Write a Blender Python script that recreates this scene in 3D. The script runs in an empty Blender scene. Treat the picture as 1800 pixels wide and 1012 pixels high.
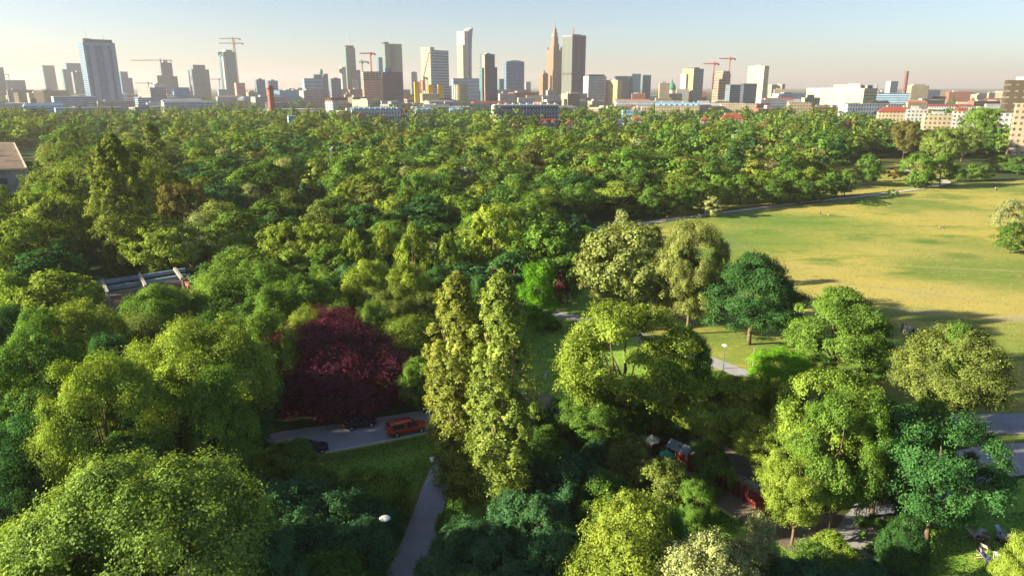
import bpy, math, random
import numpy as np
from mathutils import Vector, Matrix, Euler

R = math.radians
SC = bpy.context.scene
COL = SC.collection

# ------------------------------------------------------------------ camera
F, CX, CY, H, TH = 1240.0, 900.0, 506.0, 42.0, R(15.93)
CT, ST = math.cos(TH), math.sin(TH)
cam_d = bpy.data.cameras.new('camera')
cam = bpy.data.objects.new('camera', cam_d)
COL.objects.link(cam)
cam.location = (0, 0, H)
cam.rotation_euler = (R(90) - TH, 0, 0)
cam_d.sensor_width = 36.0
cam_d.lens = 36.0 * F / 1800.0
cam_d.clip_start = 0.5
cam_d.clip_end = 60000
SC.camera = cam

# ------------------------------------------------------------------ light
SUN_AZ, SUN_EL = 99.0, 18.5          # degrees left of the view direction, above the horizon
world = bpy.data.worlds.new("World")
SC.world = world
world.use_nodes = True
wn = world.node_tree
wn.nodes.clear()
w_out = wn.nodes.new('ShaderNodeOutputWorld')
w_bg = wn.nodes.new('ShaderNodeBackground')
w_sky = wn.nodes.new('ShaderNodeTexSky')
w_sky.sky_type = 'NISHITA'
w_sky.sun_disc = False
w_sky.sun_elevation = R(SUN_EL)
w_sky.sun_rotation = R(-SUN_AZ)
w_sky.altitude = 100
w_sky.air_density = 0.85
w_sky.dust_density = 1.0
w_sky.ozone_density = 2.0
w_bg.inputs['Strength'].default_value = 0.05
wn.links.new(w_sky.outputs[0], w_bg.inputs['Color'])
wn.links.new(w_bg.outputs[0], w_out.inputs['Surface'])

sun_d = bpy.data.lights.new('sun', 'SUN')
sun_d.energy = 5.0
sun_d.angle = R(0.5)
sun_d.color = (1.0, 0.89, 0.62)
sun = bpy.data.objects.new('sun', sun_d)
COL.objects.link(sun)
sv = Vector((-math.sin(R(SUN_AZ)) * math.cos(R(SUN_EL)), math.cos(R(SUN_AZ)) * math.cos(R(SUN_EL)), math.sin(R(SUN_EL))))
sun.rotation_euler = sv.to_track_quat('Z', 'Y').to_euler()
sun.location = (-60, 40, 80)

SC.view_settings.view_transform = 'Standard'
SC.view_settings.look = 'None'
SC.view_settings.gamma = 1.0
SC.view_settings.exposure = 1.92
SC.cycles.max_bounces = 8
SC.cycles.diffuse_bounces = 5
SC.cycles.transmission_bounces = 4
SC.cycles.volume_bounces = 0
SC.cycles.use_denoising = True
HAZE = 0.0001

# ------------------------------------------------------------------ picture <-> place
def ray(px, py):
    a, b = (px - CX) / F, (CY - py) / F
    return a, CT + b * ST, b * CT - ST

def at_z(px, py, z=0.0):
    a, y, u = ray(px, py)
    t = (z - H) / u
    return Vector((a * t, y * t, z))

def at_y(px, py, Y):
    a, y, u = ray(px, py)
    t = Y / y
    return Vector((a * t, Y, H + u * t))

def to_px(p):
    x, y, z = p[0], p[1], p[2] - H
    t = y * CT - z * ST
    return CX + F * x / t, CY - F * (y * ST + z * CT) / t

# ------------------------------------------------------------------ object helpers
def tag(o, label=None, cat=None, group=None, kind=None):
    if label: o['label'] = label
    if cat: o['category'] = cat
    if group: o['group'] = group
    if kind: o['kind'] = kind
    return o

def empty(name, loc=(0, 0, 0), rz=0.0):
    o = bpy.data.objects.new(name, None)
    o.empty_display_size = 0.5
    COL.objects.link(o)
    o.location = loc
    o.rotation_euler = (0, 0, rz)
    return o

def link_mesh(name, me, parent=None):
    o = bpy.data.objects.new(name, me)
    COL.objects.link(o)
    o.parent = parent
    return o

def copy_tree(o, parent=None):
    c = o.copy()
    COL.objects.link(c)
    c.parent = parent
    for ch in [k for k in bpy.data.objects if k.parent == o]:
        copy_tree(ch, c)
    return c

class MB:
    """collects shapes, builds ONE mesh object with metric UVs"""
    def __init__(s):
        s.v, s.f, s.uv, s.m = [], [], [], []
    def face(s, pts, m=0, uv=None):
        n = len(s.v)
        s.v += [tuple(p) for p in pts]
        s.f.append(tuple(range(n, n + len(pts))))
        s.uv += uv if uv else [(p[0], p[1]) for p in pts]
        s.m.append(m)
    def prism(s, poly, z0, z1, m=0, mt=None, ztop=None):
        """poly: ccw list of (x,y); ztop: optional per-corner top heights"""
        n = len(poly)
        zt = ztop or [z1] * n
        u = 0.0
        for i in range(n):
            a, b = poly[i], poly[(i + 1) % n]
            L = math.hypot(b[0] - a[0], b[1] - a[1])
            za, zb = zt[i], zt[(i + 1) % n]
            s.face([(a[0], a[1], z0), (b[0], b[1], z0), (b[0], b[1], zb), (a[0], a[1], za)], m,
                   [(u, z0), (u + L, z0), (u + L, zb), (u, za)])
            u += L
        s.face([(p[0], p[1], z) for p, z in zip(poly, zt)], m if mt is None else mt)
        s.face([(p[0], p[1], z0) for p in reversed(poly)], m if mt is None else mt)
        return s
    def box(s, x0, x1, y0, y1, z0, z1, m=0, mt=None):
        return s.prism([(x0, y0), (x1, y0), (x1, y1), (x0, y1)], z0, z1, m, mt)
    def ngon(s, x, y, r, n, z0, z1, m=0, r1=None, mt=None, sx=1.0, sy=1.0, cap=True):
        r1 = r if r1 is None else r1
        u = 0
        for i in range(n):
            a, b = 2 * math.pi * i / n, 2 * math.pi * (i + 1) / n
            L = 2 * math.pi * r / n
            P = [(x + sx * r * math.cos(a), y + sy * r * math.sin(a), z0), (x + sx * r * math.cos(b), y + sy * r * math.sin(b), z0),
                 (x + sx * r1 * math.cos(b), y + sy * r1 * math.sin(b), z1), (x + sx * r1 * math.cos(a), y + sy * r1 * math.sin(a), z1)]
            s.face(P, m, [(u, z0), (u + L, z0), (u + L, z1), (u, z1)])
            u += L
        if cap:
            mm = m if mt is None else mt
            s.face([(x + sx * r1 * math.cos(2 * math.pi * i / n), y + sy * r1 * math.sin(2 * math.pi * i / n), z1) for i in range(n)], mm)
            s.face([(x + sx * r * math.cos(-2 * math.pi * i / n), y + sy * r * math.sin(-2 * math.pi * i / n), z0) for i in range(n)], mm)
        return s
    def tube(s, p, q, r, r1=None, n=6, m=0):
        p, q = Vector(p), Vector(q)
        r1 = r if r1 is None else r1
        d = (q - p)
        if d.length < 1e-6: return s
        d.normalize()
        a = d.orthogonal().normalized()
        b = d.cross(a)
        c0 = [p + r * (math.cos(2 * math.pi * i / n) * a + math.sin(2 * math.pi * i / n) * b) for i in range(n)]
        c1 = [q + r1 * (math.cos(2 * math.pi * i / n) * a + math.sin(2 * math.pi * i / n) * b) for i in range(n)]
        for i in range(n):
            j = (i + 1) % n
            s.face([c0[i], c0[j], c1[j], c1[i]], m)
        s.face(list(reversed(c0)), m); s.face(c1, m)
        return s
    def bar(s, p, q, w, h, m=0):
        """rectangular bar from p to q, w sideways, h upward"""
        p, q = Vector(p), Vector(q)
        d = (q - p).normalized()
        up = Vector((0, 0, 1)) if abs(d.z) < 0.95 else Vector((1, 0, 0))
        a = d.cross(up).normalized() * w / 2
        b = a.cross(d).normalized() * h / 2
        P = [p - a - b, p + a - b, p + a + b, p - a + b]
        Q = [q - a - b, q + a - b, q + a + b, q - a + b]
        for i in range(4):
            j = (i + 1) % 4
            s.face([P[j], P[i], Q[i], Q[j]], m)
        s.face(P, m); s.face(list(reversed(Q)), m)
        return s
    def loft(s, rings, m=0, mts=None, closed=True):
        """rings: list of equal-length point loops, joined into one skin with shared vertices"""
        n = len(rings[0]); base = len(s.v)
        for rg in rings: s.v += [tuple(p) for p in rg]
        for k in range(len(rings) - 1):
            for i in range(n if closed else n - 1):
                j = (i + 1) % n
                q = (base + k * n + i, base + k * n + j, base + (k + 1) * n + j, base + (k + 1) * n + i)
                s.f.append(q); s.uv += [(0, 0)] * 4; s.m.append(m if mts is None else mts(k, i))
        if closed:
            s.f.append(tuple(base + i for i in reversed(range(n)))); s.uv += [(0, 0)] * n; s.m.append(m)
            e = base + (len(rings) - 1) * n
            s.f.append(tuple(e + i for i in range(n))); s.uv += [(0, 0)] * n; s.m.append(m)
        return s
    def gable(s, x0, x1, y0, y1, z, h, m=0, ov=0.4, hip=0.0, mg=None):
        """pitched roof, ridge along x; hip = ridge inset"""
        x0 -= ov; x1 += ov; y0 -= ov; y1 += ov
        ym = (y0 + y1) / 2
        a, b = (x0 + hip, ym, z + h), (x1 - hip, ym, z + h)
        A, B, C, D = (x0, y0, z), (x1, y0, z), (x1, y1, z), (x0, y1, z)
        s.face([A, B, b, a], m); s.face([C, D, a, b], m)
        s.face([B, C, b], m if mg is None or hip > 0 else mg); s.face([D, A, a], m if mg is None or hip > 0 else mg)
        s.face([D, C, B, A], m)
        return s
    def build(s, name, mats, parent=None, smooth=False):
        me = bpy.data.meshes.new(name)
        me.from_pydata(s.v, [], s.f)
        mats = mats if isinstance(mats, (list, tuple)) else [mats]
        for x in mats: me.materials.append(x)
        me.polygons.foreach_set('material_index', s.m)
        uvl = me.uv_layers.new(name='UVMap')
        uvl.data.foreach_set('uv', np.array(s.uv, dtype=np.float32).ravel())
        if smooth: me.polygons.foreach_set('use_smooth', [True] * len(s.f))
        me.update()
        return link_mesh(name, me, parent)

# ------------------------------------------------------------------ materials
MATS = {}
def mat(name, col=(0.5, 0.5, 0.5), rough=0.8, metal=0.0, var=0.12, scale=0.6, spec=0.3, bump=0.0):
    """plain painted / stone / metal material with procedural tone variation"""
    if name in MATS: return MATS[name]
    m = bpy.data.materials.new(name); m.use_nodes = True
    nt = m.node_tree; b = nt.nodes['Principled BSDF']
    b.inputs['Roughness'].default_value = rough
    b.inputs['Metallic'].default_value = metal
    b.inputs['Specular IOR Level'].default_value = spec
    tc = nt.nodes.new('ShaderNodeTexCoord')
    n = nt.nodes.new('ShaderNodeTexNoise'); n.inputs['Scale'].default_value = scale; n.inputs['Detail'].default_value = 4
    nt.links.new(tc.outputs['Object'], n.inputs['Vector'])
    r = nt.nodes.new('ShaderNodeMapRange')
    r.inputs[1].default_value = 0.3; r.inputs[2].default_value = 0.7
    r.inputs[3].default_value = 1 - var; r.inputs[4].default_value = 1 + var
    nt.links.new(n.outputs['Fac'], r.inputs[0])
    mx = nt.nodes.new('ShaderNodeVectorMath'); mx.operation = 'SCALE'
    mx.inputs[0].default_value = col
    nt.links.new(r.outputs[0], mx.inputs['Scale'])
    nt.links.new(mx.outputs[0], b.inputs['Base Color'])
    if bump > 0:
        bp = nt.nodes.new('ShaderNodeBump'); bp.inputs['Strength'].default_value = bump
        nt.links.new(n.outputs['Fac'], bp.inputs['Height']); nt.links.new(bp.outputs[0], b.inputs['Normal'])
    MATS[name] = m
    return m

def facade(name, wall, glass, fh=3.4, cw=3.0, vr=0.5, ur=0.6, wrough=0.75, grough=0.25, gmetal=0.35, vary=0.35):
    """procedural facade: floors of fh metres, bays of cw metres, window share vr x ur; ur>=1 gives ribbons"""
    if name in MATS: return MATS[name]
    m = bpy.data.materials.new(name); m.use_nodes = True
    nt = m.node_tree; L = nt.links; b = nt.nodes['Principled BSDF']
    uv = nt.nodes.new('ShaderNodeUVMap'); sp = nt.nodes.new('ShaderNodeSeparateXYZ'); L.new(uv.outputs[0], sp.inputs[0])
    def M(op, a, bb=None):
        n = nt.nodes.new('ShaderNodeMath'); n.operation = op
        for i, v in enumerate((a, bb)):
            if v is None: continue
            if isinstance(v, (int, float)): n.inputs[i].default_value = v
            else: L.new(v, n.inputs[i])
        return n.outputs[0]
    u = M('DIVIDE', sp.outputs['X'], cw); v = M('DIVIDE', sp.outputs['Y'], fh)
    fu = M('FRACT', u); fv = M('FRACT', v)
    wv = M('MULTIPLY', M('GREATER_THAN', fv, 0.25), M('LESS_THAN', fv, 0.25 + vr))
    wu = M('LESS_THAN', fu, ur)
    w = M('MULTIPLY', wv, wu)
    cell = nt.nodes.new('ShaderNodeCombineXYZ'); L.new(M('FLOOR', u), cell.inputs[0]); L.new(M('FLOOR', v), cell.inputs[1])
    wn_ = nt.nodes.new('ShaderNodeTexWhiteNoise'); wn_.noise_dimensions = '2D'; L.new(cell.outputs[0], wn_.inputs['Vector'])
    rr = nt.nodes.new('ShaderNodeMapRange'); rr.inputs[3].default_value = 1 - vary; rr.inputs[4].default_value = 1 + vary
    L.new(wn_.outputs['Value'], rr.inputs[0])
    gs = nt.nodes.new('ShaderNodeVectorMath'); gs.operation = 'SCALE'; gs.inputs[0].default_value = glass; L.new(rr.outputs[0], gs.inputs['Scale'])
    nz = nt.nodes.new('ShaderNodeTexNoise'); nz.inputs['Scale'].default_value = 0.08; L.new(uv.outputs[0], nz.inputs['Vector'])
    r2 = nt.nodes.new('ShaderNodeMapRange'); r2.inputs[1].default_value = .3; r2.inputs[2].default_value = .7; r2.inputs[3].default_value = .85; r2.inputs[4].default_value = 1.12
    L.new(nz.outputs['Fac'], r2.inputs[0])
    ws = nt.nodes.new('ShaderNodeVectorMath'); ws.operation = 'SCALE'; ws.inputs[0].default_value = wall; L.new(r2.outputs[0], ws.inputs['Scale'])
    mx = nt.nodes.new('ShaderNodeMix'); mx.data_type = 'RGBA'; L.new(w, mx.inputs[0]); L.new(ws.outputs[0], mx.inputs[6]); L.new(gs.outputs[0], mx.inputs[7])
    L.new(mx.outputs[2], b.inputs['Base Color'])
    rm = nt.nodes.new('ShaderNodeMapRange'); rm.inputs[3].default_value = wrough; rm.inputs[4].default_value = grough; L.new(w, rm.inputs[0]); L.new(rm.outputs[0], b.inputs['Roughness'])
    mm = nt.nodes.new('ShaderNodeMath'); mm.operation = 'MULTIPLY'; mm.inputs[1].default_value = gmetal; L.new(w, mm.inputs[0]); L.new(mm.outputs[0], b.inputs['Metallic'])
    MATS[name] = m
    return m

def leaf_material(name, from_attr):
    m = bpy.data.materials.new(name); m.use_nodes = True
    nt = m.node_tree; nt.nodes.clear(); L = nt.links
    out = nt.nodes.new('ShaderNodeOutputMaterial')
    if from_attr:
        c = nt.nodes.new('ShaderNodeAttribute'); c.attribute_name = 'kindcol'; col = c.outputs['Color']
    else:
        c = nt.nodes.new('ShaderNodeObjectInfo'); col = c.outputs['Color']
    t = nt.nodes.new('ShaderNodeAttribute'); t.attribute_name = 'tint'
    hs = nt.nodes.new('ShaderNodeHueSaturation')
    mr = nt.nodes.new('ShaderNodeMapRange'); mr.inputs[3].default_value = 0.525; mr.inputs[4].default_value = 0.49
    mv = nt.nodes.new('ShaderNodeMapRange'); mv.inputs[3].default_value = 0.55 if from_attr else 0.25; mv.inputs[4].default_value = 1.6 if from_attr else 2.1
    L.new(t.outputs['Fac'], mr.inputs[0]); L.new(t.outputs['Fac'], mv.inputs[0])
    L.new(mr.outputs[0], hs.inputs['Hue']); L.new(mv.outputs[0], hs.inputs['Value'])
    L.new(col, hs.inputs['Color'])
    d = nt.nodes.new('ShaderNodeBsdfDiffuse'); L.new(hs.outputs[0], d.inputs['Color'])
    tr = nt.nodes.new('ShaderNodeBsdfTranslucent')
    ts = nt.nodes.new('ShaderNodeMix'); ts.data_type = 'RGBA'; ts.blend_type = 'MULTIPLY'; ts.inputs[0].default_value = 1.0
    L.new(hs.outputs[0], ts.inputs[6]); ts.inputs[7].default_value = (1.5, 1.35, 0.5, 1)
    L.new(ts.outputs[2], tr.inputs['Color'])
    m1 = nt.nodes.new('ShaderNodeMixShader'); m1.inputs[0].default_value = 0.2 if from_attr else 0.28
    L.new(d.outputs[0], m1.inputs[1]); L.new(tr.outputs[0], m1.inputs[2])
    L.new(m1.outputs[0], out.inputs['Surface'])
    return m

def ground_material(name, cols, scales=(0.02, 0.12, 0.9), spots=(), rough=0.95, bump=0.3, stretch=1.0):
    """cols: four tones mixed by noises of three sizes; spots: (x,y,rx,ry,rot,colour,strength) of worn earth, grass tones and painted tree shade"""
    m = bpy.data.materials.new(name); m.use_nodes = True
    nt = m.node_tree; L = nt.links; b = nt.nodes['Principled BSDF']; b.inputs['Roughness'].default_value = rough
    b.inputs['Specular IOR Level'].default_value = 0.1
    tc = nt.nodes.new('ShaderNodeTexCoord')
    def noise(s, det=5, sx=1.0):
        mp = nt.nodes.new('ShaderNodeMapping'); mp.inputs['Scale'].default_value = (sx, 1, 1)
        L.new(tc.outputs['Object'], mp.inputs[0])
        n = nt.nodes.new('ShaderNodeTexNoise'); n.inputs['Scale'].default_value = s; n.inputs['Detail'].default_value = det
        n.inputs['Roughness'].default_value = 0.62
        L.new(mp.outputs[0], n.inputs['Vector']); return n.outputs['Fac']
    def ramp(f, a, c):
        r = nt.nodes.new('ShaderNodeMapRange'); r.interpolation_type = 'SMOOTHSTEP'; r.inputs[1].default_value = a; r.inputs[2].default_value = c; L.new(f, r.inputs[0]); return r.outputs[0]
    def mix(f, A, B):
        x = nt.nodes.new('ShaderNodeMix'); x.data_type = 'RGBA'
        if isinstance(f, float): x.inputs[0].default_value = f
        else: L.new(f, x.inputs[0])
        for i, v in ((6, A), (7, B)):
            if isinstance(v, tuple): x.inputs[i].default_value = (*v, 1)
            else: L.new(v, x.inputs[i])
        return x.outputs[2]
    n3 = noise(scales[2], 8, stretch)
    c = mix(ramp(noise(scales[0], 6), 0.38, 0.56), cols[0], cols[1])
    c = mix(ramp(noise(scales[1], 6, stretch), 0.5, 0.66), c, cols[2])
    c = mix(ramp(n3, 0.55, 0.72), c, cols[3])
    for (x, y, rx, ry, rot, colr, st) in spots:
        mp = nt.nodes.new('ShaderNodeMapping'); mp.vector_type = 'TEXTURE'
        mp.inputs['Location'].default_value = (x, y, 0); mp.inputs['Rotation'].default_value = (0, 0, rot); mp.inputs['Scale'].default_value = (rx, ry, 1e6)
        L.new(tc.outputs['Object'], mp.inputs[0])
        ln = nt.nodes.new('ShaderNodeVectorMath'); ln.operation = 'LENGTH'; L.new(mp.outputs[0], ln.inputs[0])
        ad = nt.nodes.new('ShaderNodeMath'); ad.operation = 'ADD'; L.new(ln.outputs['Value'], ad.inputs[0]); L.new(n3, ad.inputs[1])
        f = nt.nodes.new('ShaderNodeMapRange'); f.interpolation_type = 'SMOOTHSTEP'
        f.inputs[1].default_value = 0.7; f.inputs[2].default_value = 1.55; f.inputs[3].default_value = st; f.inputs[4].default_value = 0
        L.new(ad.outputs[0], f.inputs[0])
        c = mix(f.outputs[0], c, colr)
    L.new(c, b.inputs['Base Color'])
    if bump:
        bp = nt.nodes.new('ShaderNodeBump'); bp.inputs['Strength'].default_value = bump; bp.inputs['Distance'].default_value = 0.3
        L.new(n3, bp.inputs['Height']); L.new(bp.outputs[0], b.inputs['Normal'])
    return m

LEAF = leaf_material('leaf', False)
LEAF_MASS = leaf_material('leaf_mass', True)
BARK = mat('bark', (0.16, 0.12, 0.08), 0.95, var=0.3, scale=2, bump=0.4)
BARK_PALE = mat('bark_pale', (0.30, 0.22, 0.13), 0.95, var=0.3, scale=2, bump=0.4)

C_ = dict(K=(.20, .235, .07), P=(.215, .25, .055), M=(.15, .225, .05), Y=(.20, .265, .042), G=(.135, .22, .038), D=(.055, .13, .038), O=(.16, .20, .048), T=(.055, .13, .052), V=(.28, .31, .13),
          X=(.15, .038, .07), B=(.15, .13, .04), L=(.14, .30, .02), N=(.10, .18, .034))

# ------------------------------------------------------------------ trees
def leaf_mesh(name, c, n, s, tint, rng, aspect=0.62, kindcol=None, material=None):
    """N leaf sprays (bent rhombic quads) as one mesh; numpy throughout"""
    N = len(c)
    n = n / (np.linalg.norm(n, axis=1, keepdims=True) + 1e-9)
    t = rng.normal(size=(N, 3)); t -= n * (t * n).sum(1, keepdims=True); t /= (np.linalg.norm(t, axis=1, keepdims=True) + 1e-9)
    b = np.cross(n, t)
    s = s[:, None]
    droop = n * s * 0.25
    V = np.stack([c - t * s - droop, c - b * s * aspect, c + t * s - droop, c + b * s * aspect], axis=1).reshape(-1, 3).astype(np.float32)
    me = bpy.data.meshes.new(name)
    me.vertices.add(4 * N); me.loops.add(4 * N); me.polygons.add(N)
    me.vertices.foreach_set('co', V.ravel())
    me.loops.foreach_set('vertex_index', np.arange(4 * N, dtype=np.int32))
    me.polygons.foreach_set('loop_start', np.arange(0, 4 * N, 4, dtype=np.int32))
    me.update(calc_edges=True)
    a = me.attributes.new('tint', 'FLOAT', 'FACE'); a.data.foreach_set('value', np.clip(tint, 0, 1).astype(np.float32))
    if kindcol is not None:
        k = me.attributes.new('kindcol', 'FLOAT_COLOR', 'FACE')
        k.data.foreach_set('color', np.concatenate([kindcol, np.ones((N, 1))], axis=1).astype(np.float32).ravel())
    me.materials.append(material or LEAF)
    return me

def envelope(kind, z):
    """horizontal radius of the crown at height fraction z (0..1)"""
    z = np.clip(z, 0.001, 0.999)
    if kind == 'poplar': return np.clip(np.clip((1 - z) / .34, 0, 1) ** .6 * (.62 + .38 * np.clip(z / .35, 0, 1)), .14, 1)
    if kind == 'conifer': return (1 - z) ** 0.9 * 0.96 + 0.04
    if kind == 'weep': return np.sqrt(np.clip(1 - z ** 2.3, 0, 1)) * (.66 + .34 * np.clip(z / .3, 0, 1))
    if kind == 'dome': return np.sqrt(np.clip(1 - z ** 2.3, 0, 1)) * 0.98
    if kind == 'oval': return np.sin(np.pi * z ** 0.8) ** 0.6
    if kind == 'spread': return np.sqrt(np.clip(1 - (2 * z ** 1.5 - 1) ** 2, 0, 1)) ** 0.75
    return np.sqrt(np.clip(1 - (2 * z ** 0.85 - 1) ** 2, 0, 1)) ** 0.85

def crown_points(rng, kind, W, z0, Ht, npuff, ntwig, nleaf, leaf, puff=0.15, stretch=0.8, gap=0.0, spike=0.0, droopy=0.0, updir=0.45, lobes_n=15, lobe=.2, form=.45):
    """three-level crown: puffs (boughs) on the envelope, twigs on each puff, leaf sprays on each twig"""
    Hc = Ht - z0
    Rr = W / 2
    i = np.arange(npuff)
    zf = np.clip((i + 0.5) / npuff + rng.normal(0, .02, npuff), 0.02, .985)
    if kind in ('round', 'spread'): zf = zf ** 0.75
    if kind in ('round', 'spread', 'dome', 'oval', 'weep'):
        # boughs: a dozen or two big lobes carry the puffs
        L = lobes_n; j = np.arange(L); lz = np.clip((j + .6) / L + rng.normal(0, .03, L), .05, .97)
        if kind in ('round', 'spread'): lz = lz ** .72
        la = j * 2.39996 + rng.normal(0, .3, L)
        lr = lobe * W * rng.uniform(.72, 1.3, L) * np.where(lz > .8, .85, 1)
        le = envelope(kind, lz) * rng.uniform(.86, 1.12, L)
        lrad = np.maximum(le * Rr - lr * .8, 0)
        lc = np.stack([lrad * np.cos(la), lrad * np.sin(la), z0 + lz * Hc - lr * .55 * (lz > .5)], axis=1)
        cc = np.array([0, 0, z0 + Hc * .38])
        k = rng.integers(0, L, npuff)
        o = lc[k] - cc; o /= np.linalg.norm(o, axis=1, keepdims=True) + 1e-9
        dd = rng.normal(size=(npuff, 3)); dd /= np.linalg.norm(dd, axis=1, keepdims=True)
        dt = (dd * o).sum(1, keepdims=True); dd = np.where(dt < -.1, dd - 1.8 * dt * o, dd)
        dd[:, 2] = np.where(dd[:, 2] < -.35, -dd[:, 2] * .6, dd[:, 2])
        dd /= np.linalg.norm(dd, axis=1, keepdims=True)
        deep = rng.uniform(size=npuff) < .22
        pc = lc[k] + dd * (lr[k] * np.where(deep, .3, rng.uniform(.7, 1.0, npuff)))[:, None] * np.array([1, 1, .85])
        pc[:, 2] = np.clip(pc[:, 2], z0 * .6, Ht * .985)
        if spike > 0: pc[:, 2] += rng.uniform(0, spike, npuff) * (pc[:, 2] > z0 + Hc * .5)
        lobed = True
    else: lobed = False
    ang = i * 2.39996 + rng.normal(0, 0.35, npuff)
    lobes = 1 + 0.16 * np.sin(ang * 2 + rng.uniform(0, 6)) + 0.12 * np.sin(ang * 3 + zf * 7 + rng.uniform(0, 6)) + rng.normal(0, .07, npuff)
    env = envelope(kind, zf) * lobes
    inner = rng.uniform(size=npuff) < 0.2
    rad = env * np.where(inner, rng.uniform(.15, .6, npuff), rng.uniform(.72, 1.06, npuff)) * (Rr - puff * W * 0.55)
    if not lobed: pc = np.stack([rad * np.cos(ang), rad * np.sin(ang), z0 + zf * Hc * 0.93], axis=1)
    if spike > 0 and not lobed: pc[:, 2] += rng.uniform(0, spike, npuff) * (zf > .5)
    pr = puff * W * rng.uniform(.6, 1.4, npuff)
    if kind == 'poplar': pr *= (1.1 - 0.45 * zf)
    if kind == 'conifer': pr *= (1.2 - 0.9 * zf)
    if gap > 0:
        keep = rng.uniform(size=npuff) > gap
        pc, pr, ang, zf, inner = pc[keep], pr[keep], ang[keep], zf[keep], inner[keep]
    P = len(pc)
    out = pc - np.array([0, 0, z0 + Hc * 0.42]); out[:, 2] *= 0.8
    out /= np.linalg.norm(out, axis=1, keepdims=True) + 1e-9
    ptint = rng.normal(0, .09, P)
    # twigs
    T = P * ntwig
    pi = np.repeat(np.arange(P), ntwig)
    d = rng.normal(size=(T, 3)); d /= np.linalg.norm(d, axis=1, keepdims=True)
    dd = (d * out[pi]).sum(1, keepdims=True)
    d = np.where(dd < -0.15, d - 1.7 * dd * out[pi], d)
    d[:, 2] = np.where(d[:, 2] < -.45, -d[:, 2], d[:, 2])
    d /= np.linalg.norm(d, axis=1, keepdims=True)
    rr = pr[pi][:, None] * (.5 + .62 * rng.uniform(0, 1, (T, 1)) ** .6)
    tp = pc[pi] + d * rr * np.array([1, 1, stretch])
    if stretch > 1.2:      # upright shoots: narrow and tapering to the top
        k = np.clip(1 - np.maximum(d[:, 2:3], 0) * .55, .3, 1)
        tp = pc[pi] + d * rr * np.concatenate([k, k, np.full((T, 1), stretch)], axis=1)
    ttint = ptint[pi] + rng.normal(0, .07, T)
    # leaves
    N = T * nleaf
    ti = np.repeat(np.arange(T), nleaf)
    sig = pr[pi][ti][:, None] * 0.17
    g = rng.normal(size=(N, 3)) * sig
    if droopy > 0:
        s_ = rng.uniform(0, 1, (N, 1)) ** 1.2
        horiz = out[pi][ti] * np.array([1, 1, 0])
        g = g * 0.55 + s_ * droopy * (np.array([0, 0, -1.0]) + horiz * 0.35)
    c = tp[ti] + g
    whole = c - np.array([0, 0, z0 + Hc * (.5 if kind == 'poplar' else .35)])
    if kind in ('poplar', 'conifer'): whole[:, 2] = 0
    whole /= np.linalg.norm(whole, axis=1, keepdims=True) + 1e-9
    nrm = d[ti] * 1.0 + whole * form * .7 + np.array([0, 0, updir * .6]) + rng.normal(size=(N, 3)) * 0.36
    s = leaf * rng.uniform(.6, 1.3, N)
    tint = 0.45 + ttint[ti] + rng.normal(0, .12, N) + .10 * ((np.linalg.norm(g, axis=1) / (sig[:, 0] * 1.7 + 1e-6)) - .95)  # lighter outer leaves put lit tips and dark gaps into the tint
    c[:, 2] = np.maximum(c[:, 2], 0.1)
    return c, nrm, s, tint, pc, pr

def limb_mesh(name, rng, pc, W, z0, Ht, r0, material, nlimb=9, leaders=1):
    mb = MB()
    def chain(pts, r0, r1, n=7):
        rings = []
        for k, p in enumerate(pts):
            p = Vector(p); q = Vector(pts[min(k + 1, len(pts) - 1)]); o = Vector(pts[max(k - 1, 0)])
            dd = (q - o).normalized(); a = dd.orthogonal().normalized(); b = dd.cross(a)
            r = r0 + (r1 - r0) * k / (len(pts) - 1)
            rings.append([p + r * (math.cos(2 * math.pi * i / n) * a + math.sin(2 * math.pi * i / n) * b) for i in range(n)])
        mb.loft(rings)
    for l in range(leaders):
        ox = (l - (leaders - 1) / 2) * 0.5
        top = Ht * (0.86 - .06 * l)
        pts = [(ox * (.3 + k / 3) + rng.normal(0, .05) * k, rng.normal(0, .06) * k, top * k / 6) for k in range(7)]
        pts[0] = (ox * .3, 0, -0.3)
        chain(pts, r0, r0 * .18, 8)
    idx = rng.permutation(len(pc))[:nlimb]
    for k in idx:
        e = pc[k]
        zb = z0 * .8 + (e[2] - z0) * rng.uniform(.1, .45)
        m = (e[0] * .5, e[1] * .5, zb + (e[2] - zb) * .35)
        chain([(0, 0, zb), m, tuple(e)], r0 * .42, r0 * .07, 5)
    ob = mb.build(name, material, None, True)
    me = ob.data
    bpy.data.objects.remove(ob)
    return me

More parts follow.
